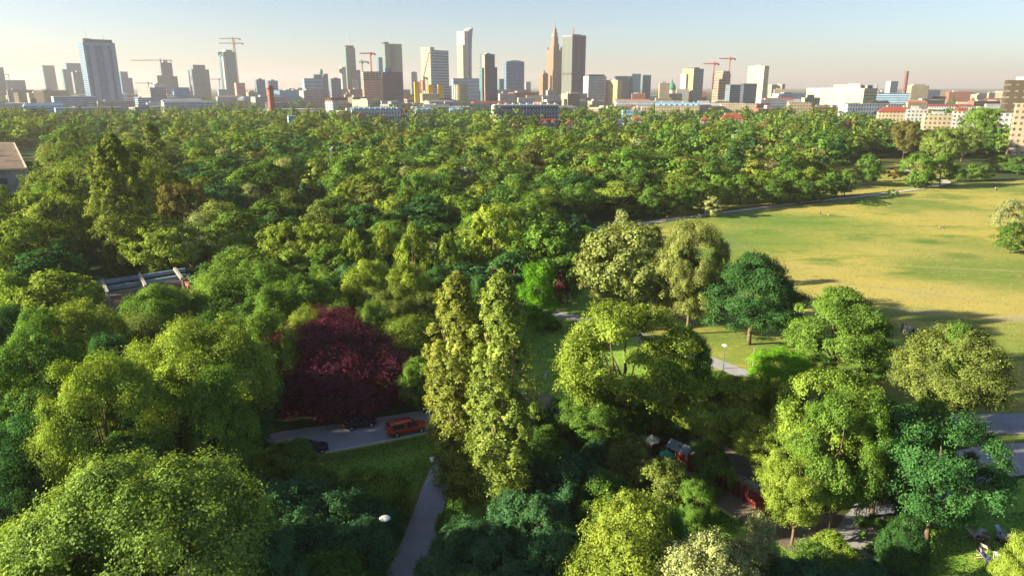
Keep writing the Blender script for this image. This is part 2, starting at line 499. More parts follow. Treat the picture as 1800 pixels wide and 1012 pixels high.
# proto table: kind -> (W, Ht, z0, args) ; near and mid detail
SPEC = {
    'R': dict(kind='round', lobes_n=26, lobe=.215, W=11, Ht=15, z0=1.2, puff=.118, stretch=.8, trunk=.32),
    'S': dict(kind='spread', lobes_n=42, lobe=.17, W=16, Ht=16, z0=2.5, puff=.092, stretch=.72, trunk=.45),
    'A': dict(kind='spread', lobes_n=28, lobe=.165, W=13, Ht=15, z0=3.2, puff=.10, stretch=.62, gap=.22, trunk=.34),
    'P': dict(kind='poplar', W=5.6, Ht=25, z0=0.6, puff=.15, stretch=2.0, trunk=.35, leaders=3),
    'Q': dict(kind='poplar', W=9, Ht=30, z0=0.8, puff=.105, stretch=2.0, trunk=.5, leaders=3),
    'U': dict(kind='round', W=10, Ht=14, z0=2.0, puff=.115, stretch=1.75, spike=1.6, trunk=.3),
    'W': dict(kind='dome', W=11, Ht=13, z0=1.5, puff=.17, stretch=.9, trunk=.34),
    'C': dict(kind='conifer', W=5.5, Ht=13, z0=.6, puff=.17, stretch=.45, trunk=.2),
    'B': dict(kind='weep', lobes_n=60, lobe=.21, W=16, Ht=14, z0=.5, puff=.105, stretch=.7, droopy=1.5, trunk=.5),
    'H': dict(kind='round', lobes_n=13, lobe=.2, W=6, Ht=4.8, z0=.1, puff=.13, stretch=1.25, spike=.9, trunk=.08),
    'E': dict(kind='oval', W=7, Ht=12, z0=1.2, puff=.17, stretch=.85, trunk=.22),
}
LOD = {  # npuff, ntwig, nleaf, leaf size
    'near': dict(R=(160, 26, 22, .118), S=(280, 25, 22, .118), A=(190, 24, 21, .118), P=(210, 22, 20, .10), Q=(330, 20, 18, .14), U=(120, 26, 22, .11), W=(110, 28, 22, .11),
                 C=(150, 16, 10, .13), B=(330, 24, 17, .115), H=(95, 22, 15, .095), E=(90, 26, 18, .11)),
    'mid': dict(R=(110, 15, 10, .235), S=(160, 15, 10, .25), A=(110, 15, 10, .24), P=(130, 13, 9, .20), Q=(330, 18, 13, .17), U=(95, 14, 10, .22), W=(80, 15, 10, .23),
                C=(110, 8, 6, .25), B=(120, 12, 8, .26), H=(34, 11, 7, .22), E=(55, 13, 8, .27)),
}
PROTO = {}
def proto(kind, lod, variant):
    key = (kind, lod, variant)
    if key not in PROTO:
        sp = dict(SPEC[kind]); tr = sp.pop('trunk'); leaders = sp.pop('leaders', 1)
        rng = np.random.default_rng(sum(map(ord, kind + lod)) * 31 + variant * 7 + 5)
        a, b, c, d = LOD[lod][kind]
        c_, n_, s_, t_, pc, pr = crown_points(rng, sp['kind'], sp['W'], sp['z0'], sp['Ht'], a, b, c, d, sp['puff'], sp['stretch'],
                                              sp.get('gap', 0), sp.get('spike', 0), sp.get('droopy', 0), lobes_n=sp.get('lobes_n', 15), lobe=sp.get('lobe', .2))
        crown = leaf_mesh('crown', c_, n_, s_, t_, rng, aspect=.35 if kind == 'B' else .62)
        zt = np.percentile(c_[:, 2], 99.7); wt = np.percentile(np.abs(c_[:, :2]), 98.5 if kind in 'BP' else 99.2) * 2 * (.82 if kind in 'BP' else .95)
        trunk = limb_mesh('trunk', rng, pc, sp['W'], sp['z0'], sp['Ht'], tr, BARK_PALE if kind == 'P' else BARK, 12 if lod == 'near' else 6, leaders)
        PROTO[key] = (crown, trunk, wt, zt)
    return PROTO[key]

TREES = []      # (x, y, radius, height)
RECS = []       # records to label afterwards
KIND_NAME = dict(R='broadleaf_tree', S='spreading_tree', A='ash_tree', P='poplar_tree', Q='poplar_tree', U='young_poplar_tree', W='willow_tree', C='spruce_tree', B='beech_tree', H='shrub', E='oval_tree')
KIND_WORD = dict(R='rounded tree', S='broad tree', A='open-crowned tree', P='columnar poplar', Q='columnar poplar', U='bushy tree', W='domed tree', C='pointed spruce', B='weeping beech', H='low shrub', E='egg-shaped tree')
COL_WORD = dict(K='pale yellow-green', M='light green', P='straw-green', Y='bright yellow-green', G='mid green', D='dark green', O='olive', T='blue-green', V='pale silvery', X='purple-leaved', B='brownish', L='lime green', N='deep green')
rnd = random.Random(11)

def place_tree(x, y, w, h, kind, colk, label=None, group=None, rot=None, leanw=1.0):
    d = math.hypot(x, y)
    lod = 'near' if d < 125 else 'mid'
    crown, trunk, W, Ht = proto(kind, lod, rnd.randrange(3 if kind in 'RUSAH' else 2))
    root = empty(KIND_NAME[kind], (x, y, 0), rnd.uniform(0, 6.28) if rot is None else rot)
    root.scale = (w / W, w / W * leanw, h / Ht)
    c = link_mesh('crown', crown, root); t = link_mesh('trunk', trunk, root)
    base = C_[colk]
    j = rnd.uniform(.85, 1.15); k = rnd.uniform(.92, 1.07)
    c.color = (base[0] * j * k, base[1] * j, base[2] * j, 1)
    tag(root, label, 'shrub' if kind == 'H' else 'tree', group)
    TREES.append((x, y, w / 2, h))
    RECS.append((root, x, y, h, kind, colk, label))
    return root

def tree_px(px, pytop, wpx, h, kind, colk, label=None, dy=0.0):
    """tree whose crown top shows at (px, pytop) and whose height is h metres"""
    a, yy, u = ray(px, pytop)
    dl = math.atan2(-u, yy)
    bb = h * .44 if kind not in 'PQ' else h * .3; hc = h - bb
    w = wpx * (H - h) / math.sin(dl) * .97 / F
    for _ in range(4):
        aa = w * .42 if kind not in 'PQ' else w * .1
        s = math.sqrt((aa * math.sin(dl)) ** 2 + (bb * math.cos(dl)) ** 2)
        d = (H - hc - s / math.cos(dl)) / math.tan(dl)
        tt = d * CT + (H - hc) * ST
        w = wpx * tt / F
    return place_tree(d * a / yy, d, w * (.93 if kind in 'SA' else 1), h, kind, colk, label)

# ------------------------------------------------------------------ the setting: ground, meadow, paths
def sheet(name, pxpts, z, m, kind='structure', smooth=0, world=False):
    pts = [Vector((p[0], p[1], z)) for p in pxpts] if world else [at_z(x, y, 0) for x, y in pxpts]
    if smooth:
        for _ in range(smooth):
            q = []
            for i in range(len(pts)):
                a, b = pts[i], pts[(i + 1) % len(pts)]
                q += [a * .75 + b * .25, a * .25 + b * .75]
            pts = q
    me = bpy.data.meshes.new(name)
    import mathutils.geometry as mg
    for p in pts: p.z = z
    tris = mg.tessellate_polygon([pts])
    me.from_pydata([tuple(p) for p in pts], [], [tuple(t) for t in tris])
    me.materials.append(m); me.update()
    for p in me.polygons:
        if p.normal.z < 0: p.flip()
    return tag(link_mesh(name, me), kind=kind)

def smooth_line(P, it=3):
    for _ in range(it):
        q = [P[0]]
        for i in range(len(P) - 1):
            q += [P[i] * .75 + P[i + 1] * .25, P[i] * .25 + P[i + 1] * .75]
        P = q + [P[-1]]
    return P

def ribbon(name, pxpts, width, z, m, z0=None, kind='structure'):
    P = smooth_line([at_z(x, y, 0) if y > 160 else Vector((x, y, 0)) for x, y in pxpts])
    mb = MB()
    Lf, Rt = [], []
    for i, p in enumerate(P):
        d = (P[min(i + 1, len(P) - 1)] - P[max(i - 1, 0)]).normalized()
        n = Vector((-d.y, d.x, 0))
        w = width / 2 if not callable(width) else width(i / (len(P) - 1)) / 2
        Lf.append(p + n * w); Rt.append(p - n * w)
    for i in range(len(P) - 1):
        q = [(Rt[i].x, Rt[i].y, z), (Rt[i + 1].x, Rt[i + 1].y, z), (Lf[i + 1].x, Lf[i + 1].y, z), (Lf[i].x, Lf[i].y, z)]
        mb.face(q)
        if z0 is not None:
            for A in (Rt, Lf):
                s = [(A[i].x, A[i].y, z0), (A[i + 1].x, A[i + 1].y, z0), (A[i + 1].x, A[i + 1].y, z), (A[i].x, A[i].y, z)]
                mb.face(s if A is Rt else s[::-1])
    return tag(mb.build(name, m), kind=kind)

G_WOOD = ground_material('ground_soil', ((.05, .075, .02), (.035, .055, .018), (.07, .09, .025), (.09, .085, .04)))
G_LAWN = ground_material('lawn_grass', ((.17, .32, .045), (.23, .35, .055), (.13, .27, .04), (.28, .34, .075)), (0.05, 0.3, 2.2), bump=.5)
def spot(px, py, rx, ry, rot=0, col=(.30, .24, .13), st=.8):
    p = at_z(px, py, 0); return (p.x, p.y, rx, ry, rot, col, st)
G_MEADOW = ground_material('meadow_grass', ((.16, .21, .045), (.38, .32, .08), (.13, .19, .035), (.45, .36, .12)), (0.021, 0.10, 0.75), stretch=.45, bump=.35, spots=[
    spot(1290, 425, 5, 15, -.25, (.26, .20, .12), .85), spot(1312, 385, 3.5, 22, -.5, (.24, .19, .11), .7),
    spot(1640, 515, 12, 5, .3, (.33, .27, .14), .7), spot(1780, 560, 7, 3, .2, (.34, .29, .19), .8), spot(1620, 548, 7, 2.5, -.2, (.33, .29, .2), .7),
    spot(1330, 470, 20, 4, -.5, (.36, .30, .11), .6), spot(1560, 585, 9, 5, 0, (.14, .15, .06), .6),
    spot(1230, 470, 22, 40, -.6, (.10, .20, .03), .9), spot(1380, 390, 50, 26, -.3, (.11, .20, .032), .8), spot(1650, 520, 45, 16, -.1, (.40, .33, .10), .75), spot(1600, 440, 45, 16, -.1, (.37, .32, .09), .6), spot(1330, 420, 34, 26, -.3, (.11, .20, .032), .75), spot(1500, 620, 34, 13, 0, (.10, .21, .03), .85), spot(1700, 600, 30, 10, 0, (.12, .20, .035), .6),  # large green patches at the left paint tree shade into the grass colour
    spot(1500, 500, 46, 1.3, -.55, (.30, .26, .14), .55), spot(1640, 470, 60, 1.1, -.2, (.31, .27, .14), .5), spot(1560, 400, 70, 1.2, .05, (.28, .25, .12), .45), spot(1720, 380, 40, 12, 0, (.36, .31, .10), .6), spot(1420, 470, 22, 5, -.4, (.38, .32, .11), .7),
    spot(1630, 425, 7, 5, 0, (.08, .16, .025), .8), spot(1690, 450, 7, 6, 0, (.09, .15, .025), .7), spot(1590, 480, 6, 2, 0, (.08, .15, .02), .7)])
ASPHALT = mat('asphalt', (.31, .305, .34), .85, var=.12, scale=.5, bump=.15)
ASPHALT_PATH = mat('path_asphalt', (.31, .30, .33), .85, var=.10, scale=.7)
GRAVEL = mat('path_gravel', (.42, .39, .33), .95, var=.1, scale=.6)
KERB = mat('kerb_concrete', (.52, .52, .48), .9, var=.12, scale=2)
VERGE = ground_material('verge_grass', ((.17, .16, .05), (.13, .15, .04), (.20, .17, .07), (.10, .12, .03)), (.2, .8, 3))
DIRT = ground_material('trodden_dirt', ((.21, .17, .13), (.17, .14, .11), (.24, .19, .13), (.13, .13, .06)), (.08, .4, 2))

g = MB(); GS = 15000.0
g.face([(-GS, -200, 0), (GS, -200, 0), (GS, GS, 0), (-GS, GS, 0)])
tag(g.build('ground', G_WOOD), kind='structure')
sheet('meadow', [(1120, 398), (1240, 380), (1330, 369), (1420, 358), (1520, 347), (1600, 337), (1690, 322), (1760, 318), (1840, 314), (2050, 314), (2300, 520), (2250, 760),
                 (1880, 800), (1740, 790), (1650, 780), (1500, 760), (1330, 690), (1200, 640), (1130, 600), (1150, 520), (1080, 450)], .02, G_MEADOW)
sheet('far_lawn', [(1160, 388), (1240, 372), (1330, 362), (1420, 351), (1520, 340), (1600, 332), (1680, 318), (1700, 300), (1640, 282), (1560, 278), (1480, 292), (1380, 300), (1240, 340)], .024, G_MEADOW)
sheet('middle_lawn', [(880, 560), (930, 530), (1010, 500), (1060, 520), (1130, 590), (1230, 660), (1200, 760), (1080, 780), (980, 740), (900, 680)], .02, G_LAWN)
sheet('near_lawn', [(560, 800), (770, 758), (860, 730), (900, 830), (800, 1100), (560, 1100), (540, 900)], .02, G_LAWN)
sheet('garden_lawn', [(1200, 900), (1250, 862), (1400, 950), (1480, 1000), (1560, 940), (1700, 860), (1900, 820), (2000, 1150), (1300, 1150)], .02, G_LAWN)
sheet('clearing_lawn', [(480, 372), (560, 366), (600, 385), (560, 402), (480, 396)], .02, G_LAWN)
sheet('road', [(300, 800), (430, 772), (500, 757), (620, 741), (762, 718), (860, 700), (900, 712), (880, 735), (766, 757), (566, 797), (480, 815), (300, 850)], .03, ASPHALT)
ribbon('kerb', [(500, 810), (566, 797), (640, 783), (700, 771), (766, 757), (860, 738)], .22, .13, KERB, .0)
ribbon('verge', [(540, 812), (600, 799), (700, 780), (780, 763), (850, 748)], 1.5, .028, VERGE)
ribbon('footpath', [(800, 795), (779, 822), (752, 900), (735, 950), (708, 1015), (650, 1150)], lambda t: 3.0, .035, ASPHALT_PATH)
ribbon('path_verge', [(772, 800), (752, 835), (720, 905), (692, 960), (665, 1015), (600, 1150)], 1.0, .03, VERGE)
ribbon('meadow_path', [(1000, 410), (1150, 390), (1240, 377.5), (1330, 366), (1420, 355), (1520, 344.5), (1580, 337), (1640, 328), (1672, 320), (1640, 312), (1600, 305), (1588, 296), (1600, 290)], 3.2, .04, GRAVEL)
ribbon('park_path', [(700, 515), (800, 530), (905, 550), (985, 551), (1060, 572), (1160, 602), (1240, 631), (1300, 655), (1420, 700), (1560, 738), (1700, 745), (1800, 744), (2100, 748)], lambda t: 3.4 + 3.5 * max(0, (t - .6) / .4), .05, ASPHALT_PATH)
ribbon('dirt_track', [(930, 690), (975, 715), (1040, 745), (1090, 780), (1130, 830), (1230, 850), (1300, 885), (1370, 930), (1450, 970), (1560, 985)], lambda t: 3.0 + 2.2 * t, .045, DIRT)
ribbon('plaza', [(1500, 970), (1545, 905), (1600, 862), (1700, 815), (1850, 800), (2050, 800)], lambda t: 4.5 + 3 * t, .055, ASPHALT_PATH)
ribbon('link_path', [(1680, 750), (1720, 775), (1760, 800), (1800, 830)], 2.5, .06, ASPHALT_PATH)
sheet('trampled_ground', [(1180, 770), (1240, 760), (1380, 850), (1440, 910), (1520, 900), (1540, 960), (1440, 950), (1350, 905), (1200, 812)], .032, DIRT, smooth=1)

# ------------------------------------------------------------------ trees one can point at: (px, top, width px, height m, kind, colour, label)
T_ = [
 # lower left
 (235,802,430,17,'S','M','huge yellow-green spreading tree filling the lower left corner of the photo'),
 (40,905,220,13,'R','Y',None),(430,905,170,12,'R','T',None),(30,1010,160,12,'R','N',None),
 (165,628,225,18,'S','Y','broad light green tree with layered boughs above the lower left corner tree'),
 (372,650,125,16,'R','G','slim-crowned mid green tree standing just left of the copper beech shade'),
 (265,690,150,13,'R','D',None),(60,720,200,13,'R','D',None),(225,758,230,12,'R','N',None),(20,820,150,9,'R','D',None),(350,770,150,9,'R','D',None),
 (345,563,250,17,'S','Y','wide yellow-green tree behind the slim-crowned tree, below the ruined roof'),
 (40,590,170,16,'R','N',None),(135,533,150,15,'U','Y',None),(60,545,120,15,'R','G',None),(190,590,110,13,'R','D',None),
 (272,502,132,13,'R','G','compact round tree directly in front of the ruined flat roof'),
 (95,476,155,14,'R','Y','dense round tree left of the ruined flat roof'),(15,478,95,14,'R','Y',None),(10,540,90,14,'R','D',None),
 (442,605,85,12,'R','D',None),(428,705,80,8,'R','D',None),(455,545,120,14,'U','G',None),
 # left middle, the large poplar group
 (194,238,98,32,'Q','P','tallest columnar poplar, left of the ruined roof, crown reaching the distant treeline'),
 (232,248,95,27.5,'R','Y','round-topped tall tree standing behind the tallest poplar'),(112,300,75,22,'R','Y',None),(290,300,90,18,'R','G',None),
 (264,217,44,30,'P','O','second columnar poplar, seen right behind the round-topped tall tree'),
 (131,232,20,22,'P','N','thin dark poplar rising behind the left side of the tall tree group'),
 (40,312,16,11,'P','G','narrow ivy-clad poplar against the grey concrete hall wall'),(64,285,17,15,'P','G','thin crooked poplar just right of the grey concrete hall'),
 (85,352,140,15,'R','Y',None),(35,386,130,15,'S','Y',None),(130,366,110,11.5,'A','Y',None),(70,440,150,13,'R','D',None),(105,425,80,11,'R','D',None),
 (285,388,135,14,'S','Y','yellow-green tree beside the white hut roof'),(262,365,60,12,'R','O',None),(318,322,95,17,'A','B',None),(352,262,70,17,'R','Y',None),(395,262,62,17,'R','V',None),
 (383,322,115,16,'W','T',None),(380,352,105,14,'W','O','soft olive domed tree overhanging the white hut roof'),(345,374,60,12,'W','V',None),
 (440,292,100,17,'R','G',None),(470,285,80,17,'R','N',None),(497,278,52,16,'W','V',None),(415,372,120,13,'R','G',None),(470,352,110,13,'R','G',None),(412,432,110,10,'R','N','dark rounded tree between the white hut and the ruined roof'),
 (455,395,60,12,'R','G',None),
 (532,322,42,12,'C','T','largest blue spruce at the edge of the small clearing'),(562,318,28,12,'C','T','slender blue spruce on the right side of the small clearing'),(519,333,24,9,'C','T','smallest blue spruce, left of the other two'),
 (612,275,88,20,'R','N','tall rounded deep green tree right of the blue spruces'),(592,345,95,12,'R','G',None),(640,360,92,13,'R','D',None),(500,290,50,15,'R','G',None),
 (505,393,85,14,'A','Y',None),(560,393,85,14,'A','Y',None),(585,430,90,11,'R','G',None),
 (620,405,42,14,'U','Y','first small yellow-green crown of the row of four, counting from the clearing'),(672,394,46,15,'U','Y','second yellow-green crown of the row of four'),(726,393,66,16,'U','Y','third and biggest yellow-green crown of the row of four'),(785,410,52,14,'U','Y','fourth yellow-green crown of the row of four, nearest the big olive tree'),
 (745,345,125,14,'R','D','dark greenish-grey rounded tree behind the row of four yellow-green crowns'),(690,352,90,12,'R','Y',None),(660,298,62,14,'U','Y',None),(735,297,100,16,'W','Y',None),(790,308,70,14,'R','G',None),
 (868,358,105,19,'A','Y','tall open yellow-green tree in the middle, left of the pale plane trees'),(955,385,130,16,'U','G','bushy green tree between the open yellow-green tree and the plane trees'),(905,440,110,11,'R','D',None),(985,420,80,13,'R','N',None),(1000,455,60,9,'R','N',None),
 (825,352,80,13,'R','G',None),(800,345,70,13,'R','Y',None),(850,320,75,13,'U','Y',None),(905,318,75,13,'U','Y',None),(960,330,80,12,'U','Y',None),
 (395,470,125,14,'U','G',None),(455,458,130,15,'U','G',None),(535,482,120,14,'U','G',None),(480,500,120,13,'U','G',None),(590,520,90,11,'U','G',None),(540,540,90,12,'U','Y',None),
 (650,458,105,15,'R','Y',None),(715,462,100,15,'U','Y',None),(690,500,110,12,'A','O',None),(745,515,70,11,'R','O',None),(770,470,90,12,'R','D',None),(655,530,80,12,'U','G',None),
 (580,543,280,11.0,'B','X','great copper beech with purple weeping boughs beside the road and parked cars'),
 (716,554,140,10.3,'W','Y','yellow-topped tree squeezed between the copper beech and the twin poplars'),(742,625,80,8,'R','G',None),
 # twin poplars and the middle
 (801,487,94,24,'P','P','left one of the twin columnar poplars in the centre foreground'),(880,485,100,25,'P','P','right one of the twin columnar poplars in the centre foreground'),
 (841,486,36,13,'E','D','dark dense evergreen seen between the twin poplars'),(800,640,60,9,'R','G',None),
 (945,462,68,12.5,'E','L','bright lime egg-shaped tree standing alone on the middle lawn'),
 (985,475,34,7.5,'E','X','small purple-leaved tree behind the lime egg-shaped tree'),(866,473,26,8,'E','X','smallest purple tree, above the twin poplars'),
 (1112,396,200,18,'S','K','great pale plane tree at the meadow edge'),(1222,390,120,20,'S','K','taller pale plane tree with visible trunk beside the great plane tree'),(1093,372,52,17,'R','V',None),(1180,440,90,14,'S','K',None),
 (1332,447,158,15.5,'R','D','dark green round tree right of the pale plane trees'),
 (1487,507,165,14,'R','G','large round tree alone at the meadow edge left of the two walkers in white'),
 (1694,572,180,13,'R','O','spreading olive tree standing in front of the meadow, left of the wide asphalt path'),(1690,570,70,13.5,'R','G',None),
 (1385,612,112,7,'U','L','soft light green small tree beside the grey lamp post without head'),(1325,655,60,4,'H','N',None),(1440,620,60,4,'H','N',None),
 (1105,540,250,17,'A','Y','broad ash tree in sunlight just right of the middle lawn'),(1200,575,110,12,'R','G',None),(1050,670,120,8,'R','N',None),
 (1262,668,150,9.5,'A','Y',None),(1335,662,110,10.5,'A','Y',None),(1470,655,200,15,'A','Y','sunlit yellow-green tree crown above the long red fence'),(1378,735,150,8.6,'A','Y','sunlit tree leaning over the red fence'),(1565,705,160,12.5,'R','G',None),
 (1492,690,150,15.5,'A','G','tall green tree whose brown trunk stands beside the bicycles'),(1412,790,125,10,'A','Y','small-crowned tree with bare trunk at the end of the red fence'),(1640,700,100,11,'R','G',None),
 (1668,722,225,14.2,'A','D','large dark green tree shading the deckchairs in the lower right corner'),(1600,905,85,7.5,'R','D',None),(1808,938,80,8,'R','Y','yellow-green crown cut by the lower right corner of the photo'),
 (1780,350,60,9,'W','V','silvery shrub-like willow at the far right edge of the meadow'),(1785,392,55,8,'R','N','small dark tree below the silvery willow'),
 (1120,868,215,13.5,'R','Y','sunlit yellow-green tree at the bottom, right of the dark thicket'),(1235,940,220,12,'R','V','pale silvery tree at the bottom edge left of the dirt track'),(1340,908,95,10,'R','V','small pale crown rising in front of the dirt track'),(1410,978,150,8,'R','T',None),(1180,890,90,11,'R','G',None),(1500,992,140,6,'R','T',None),
 (1225,842,72,6,'R','G','slim young tree beside the red fence and the pushchair family'),(1255,345,32,7,'E','V','small whitish tree alone on the meadow path'),
 # along the far lawn
 (1270,312,58,11,'U','G',None),(1305,306,60,11,'U','G',None),(1340,300,60,12,'R','Y',None),(1375,292,55,12.5,'R','G',None),(1400,300,50,11.5,'R','G',None),(1425,296,58,12,'R','Y',None),(1466,303,42,9.5,'E','N',None),(1490,298,38,10.5,'R','G',None),(1362,318,46,9,'R','N',None),(1410,318,44,8.5,'R','N',None),(1445,316,40,8.5,'R','G',None),
 (1530,270,42,14,'R','N',None),(1545,280,24,10,'E','G',None),(1575,296,26,6,'A','B','small thin brownish tree on the strip lawn across the meadow path'),
 (1618,268,55,15,'R','G',None),(1612,302,28,7,'R','N',None),(1632,305,18,6,'R','D',None),(1660,270,48,14,'R','G',None),(1683,292,24,7,'R','N',None),(1712,288,32,8,'R','G',None),(1735,290,26,7,'R','N',None),(1762,272,42,9,'R','G',None),(1795,275,40,9,'R','N',None),
 (1597,212,48,22.5,'S','B','tallest brownish spreading tree behind the far end of the meadow path'),(1735,190,75,28,'S','G','tall rounded tree standing at the far right below the dark office block'),(1665,225,70,22,'S','O',None),(1700,222,60,20,'S','O',None),
 (1150,328,60,10,'R','G',None),(1195,325,66,10,'R','G',None),(1235,318,60,10.5,'R','G',None),(1030,398,50,8,'R','N',None),(1065,400,50,9,'R','N',None),
]
for a in T_: tree_px(*a)
# shrubs of the thickets: (px, top, width px, height, colour)
S_ = [(822,905,120,5,'T'),(785,960,110,4.5,'T'),(875,935,130,5,'T'),(955,868,110,6,'T'),(1012,795,110,6,'T'),(985,700,70,4,'D'),(1022,722,50,3,'T'),(1110,765,85,6,'O'),(1170,798,110,6.5,'O'),
 (1065,825,115,5,'N'),(900,985,130,4,'T'),(835,1000,120,4,'G'),(990,930,110,6,'T'),(1010,1000,90,5,'G'),(940,800,80,5,'T'),(950,745,90,4.5,'N'),(900,860,90,5,'T'),(1060,900,90,5,'T'),
 (1090,720,70,4,'N'),(1130,700,80,5,'N'),(1050,770,60,3.5,'T'),(960,1010,100,4,'T'),(800,880,60,3.5,'N'),(1180,710,90,4,'N'),(1260,800,70,4,'N'),(1250,770,60,4,'N'),(1100,850,70,4,'N'),
 (648,818,125,5.5,'G'),(590,858,150,6.5,'T'),(480,835,200,7,'T'),(560,960,170,6,'N'),(430,880,150,7,'T'),(500,770,110,4.5,'G'),(440,785,110,5,'G'),(545,815,100,4.5,'G'),(620,905,130,6,'T'),(520,900,160,7,'T'),
 (460,960,160,7,'D'),(610,990,110,4,'D'),(395,800,120,6,'D'),(660,870,80,4.5,'T'),
 (1270,650,80,3,'N'),(1350,640,60,2.5,'N'),(1500,655,60,3,'O'),(1545,640,40,2,'N'),(1105,368,40,3,'N'),(1570,332,20,3,'N'),(1530,350,60,1.2,'N'),(1440,960,120,4,'N'),(1560,900,90,3,'N'),
 (1470,930,90,4,'Y'),(1620,870,80,5,'N'),(1550,985,150,4,'T'),(1320,990,140,5,'T'),(970,560,30,2,'N'),(1008,430,60,4,'N')]
for (px, py, w, h, c) in S_: tree_px(px, py, w, h, 'H', c)

# ------------------------------------------------------------------ woodland that closes the view between them
OPEN = [[(135, 415), (255, 415), (265, 505), (135, 505)], [(1000, 396), (1240, 355), (1420, 335), (1520, 327), (1660, 308), (1850, 300), (3000, 300), (3000, 2000), (1000, 2000)],
        [(860, 470), (1010, 470), (1100, 600), (1100, 2000), (860, 2000)],
        [(380, 690), (1000, 640), (1000, 2000), (380, 2000)],
        [(-900, 720), (1000, 720), (1000, 2000), (-900, 2000)],
        [(1460, 345), (1480, 288), (1560, 270), (1700, 280), (1860, 282), (1860, 330)],
        [(1350, 345), (1470, 318), (1500, 345)],
        [(1215, 297), (1250, 292), (1290, 310), (1230, 315)],
        [(480, 366), (570, 360), (600, 388), (560, 412), (470, 402)],
        [(300, 395), (400, 395), (420, 500), (300, 500)], [(150, 480), (370, 470), (390, 600), (150, 615)], [(-60, 262), (110, 262), (110, 350), (75, 415), (-60, 415)],
        [(790, 310), (850, 310), (850, 330), (790, 330)], [(80, 282), (130, 282), (130, 302), (80, 302)]]
def inside(poly, x, y):
    c = False; n = len(poly)
    for i in range(n):
        x1, y1 = poly[i]; x2, y2 = poly[(i + 1) % n]
        if (y1 > y) != (y2 > y) and x < (x2 - x1) * (y - y1) / (y2 - y1) + x1: c = not c
    return c
RESERVED = []   # (x, y, r) footprints of buildings inside the wood, filled below
BLD = {}
def reserve(px0, px1, Y, depth):
    a = at_y(px0, 200, Y).x; b = at_y(px1, 200, Y).x
    RESERVED.append((a - 2, b + 2, Y - 3, Y + depth + 3))
# near houses of the tree belt: keep their fronts free of tall trees
FREE = [(860, 990, 560, 12), (612, 704, 640, 10), (704, 830, 640, 10), (945, 1012, 640, 8), (1230, 1312, 680, 9), (1078, 1102, 640, 8), (1145, 1232, 720, 10), (1545, 1620, 700, 13), (1610, 1725, 600, 12.5), (500, 522, 700, 7), (1092, 1132, 680, 8)]
cand = []
r2 = random.Random(5)
def spacing(d): return 9.6 if d < 240 else (11.5 if d < 500 else 13.5)
Y = 60.0
while Y < 900:
    st = spacing(Y)
    X = -Y * 0.80 - 12
    while X < Y * 0.80 + 12:
        x = X + r2.uniform(-.36, .36) * st; y = Y + r2.uniform(-.4, .4) * st
        X += st
        px, py = to_px((x, y, 0))
        if px < -140 or px > 1940: continue
        if any(inside(p, px, py) for p in OPEN): continue
        if any(a < x < b and c < y < d for a, b, c, d in RESERVED): continue
        # the town side: the wood ends sooner in places, with gaps for streets
        lim = 640 + 90 * math.sin(x / 90) + 60 * math.sin(x / 37 + 1)
        if y > lim and r2.random() < .55: continue
        cand.append((x, y, px, py))
    Y += st
cell = {}
for (x, y, r, h) in TREES: cell.setdefault((int(x // 15), int(y // 15)), []).append((x, y, r))
def near_hit(x, y, w):
    for i in (-1, 0, 1):
        for j in (-1, 0, 1):
            for (a, b, r) in cell.get((int(x // 15) + i, int(y // 15) + j), ()):
                if (a - x) ** 2 + (b - y) ** 2 < ((r + w / 2) * .62) ** 2: return True
    return False
fill = []
for (x, y, px, py) in cand:
    d = math.hypot(x, y)
    if d < 330 and near_hit(x, y, 9): continue
    n = math.sin(x / 41 + 1.3) * math.cos(y / 53) + .6 * math.sin(x / 17 + y / 23)
    h = 12.5 + 2.2 * n + r2.uniform(-2.4, 2.6)
    if d < 150: h = min(h, 10.5)
    if px > 1150 and d < 330: h = min(h, 12)
    if d > 280: h += 2.0 + 1.5 * r2.random()
    if d > 300 and r2.random() < .06: h += 5
    w = r2.uniform(8.5, 13.5) * (1.16 if d < 240 else 1.42)
    for (p0, p1, Yd, hm) in FREE:
        if p0 - 4 < px < p1 + 4 and Yd - 160 < y < Yd + 5: h = min(h, hm * (.75 + .25 * r2.random()))
    k = r2.random(); q = r2.random() + .25 * n
    colk = 'Y' if q > .72 else 'G' if q > .5 else 'O' if q > .38 else 'N' if q > .1 else 'D' if q > -.1 else 'T'
    if r2.random() < .018: colk = 'B'
    if r2.random() < .03: colk = 'V'
    if y > 480 and px > 600 and r2.random() < .008: colk = 'X'
    kind = 'R' if k < .5 else 'U' if k < .66 else 'A' if k < .8 else 'W' if k < .92 else 'S' if k < .97 else 'E'
    if d > 330 and r2.random() < .02: kind, w, h = 'P', 4.5, h + 8
    elif d > 250 and r2.random() < .02: kind, w = 'C', 5.5
    fill.append((x, y, w, h, kind, colk, d))
fill.sort(key=lambda a: a[6])
n_named = sum(1 for r in RECS if r[4] != 'H')
N_IND = 298 - n_named
for (x, y, w, h, kind, colk, d) in fill[:N_IND]: place_tree(x, y, w, h, kind, colk)

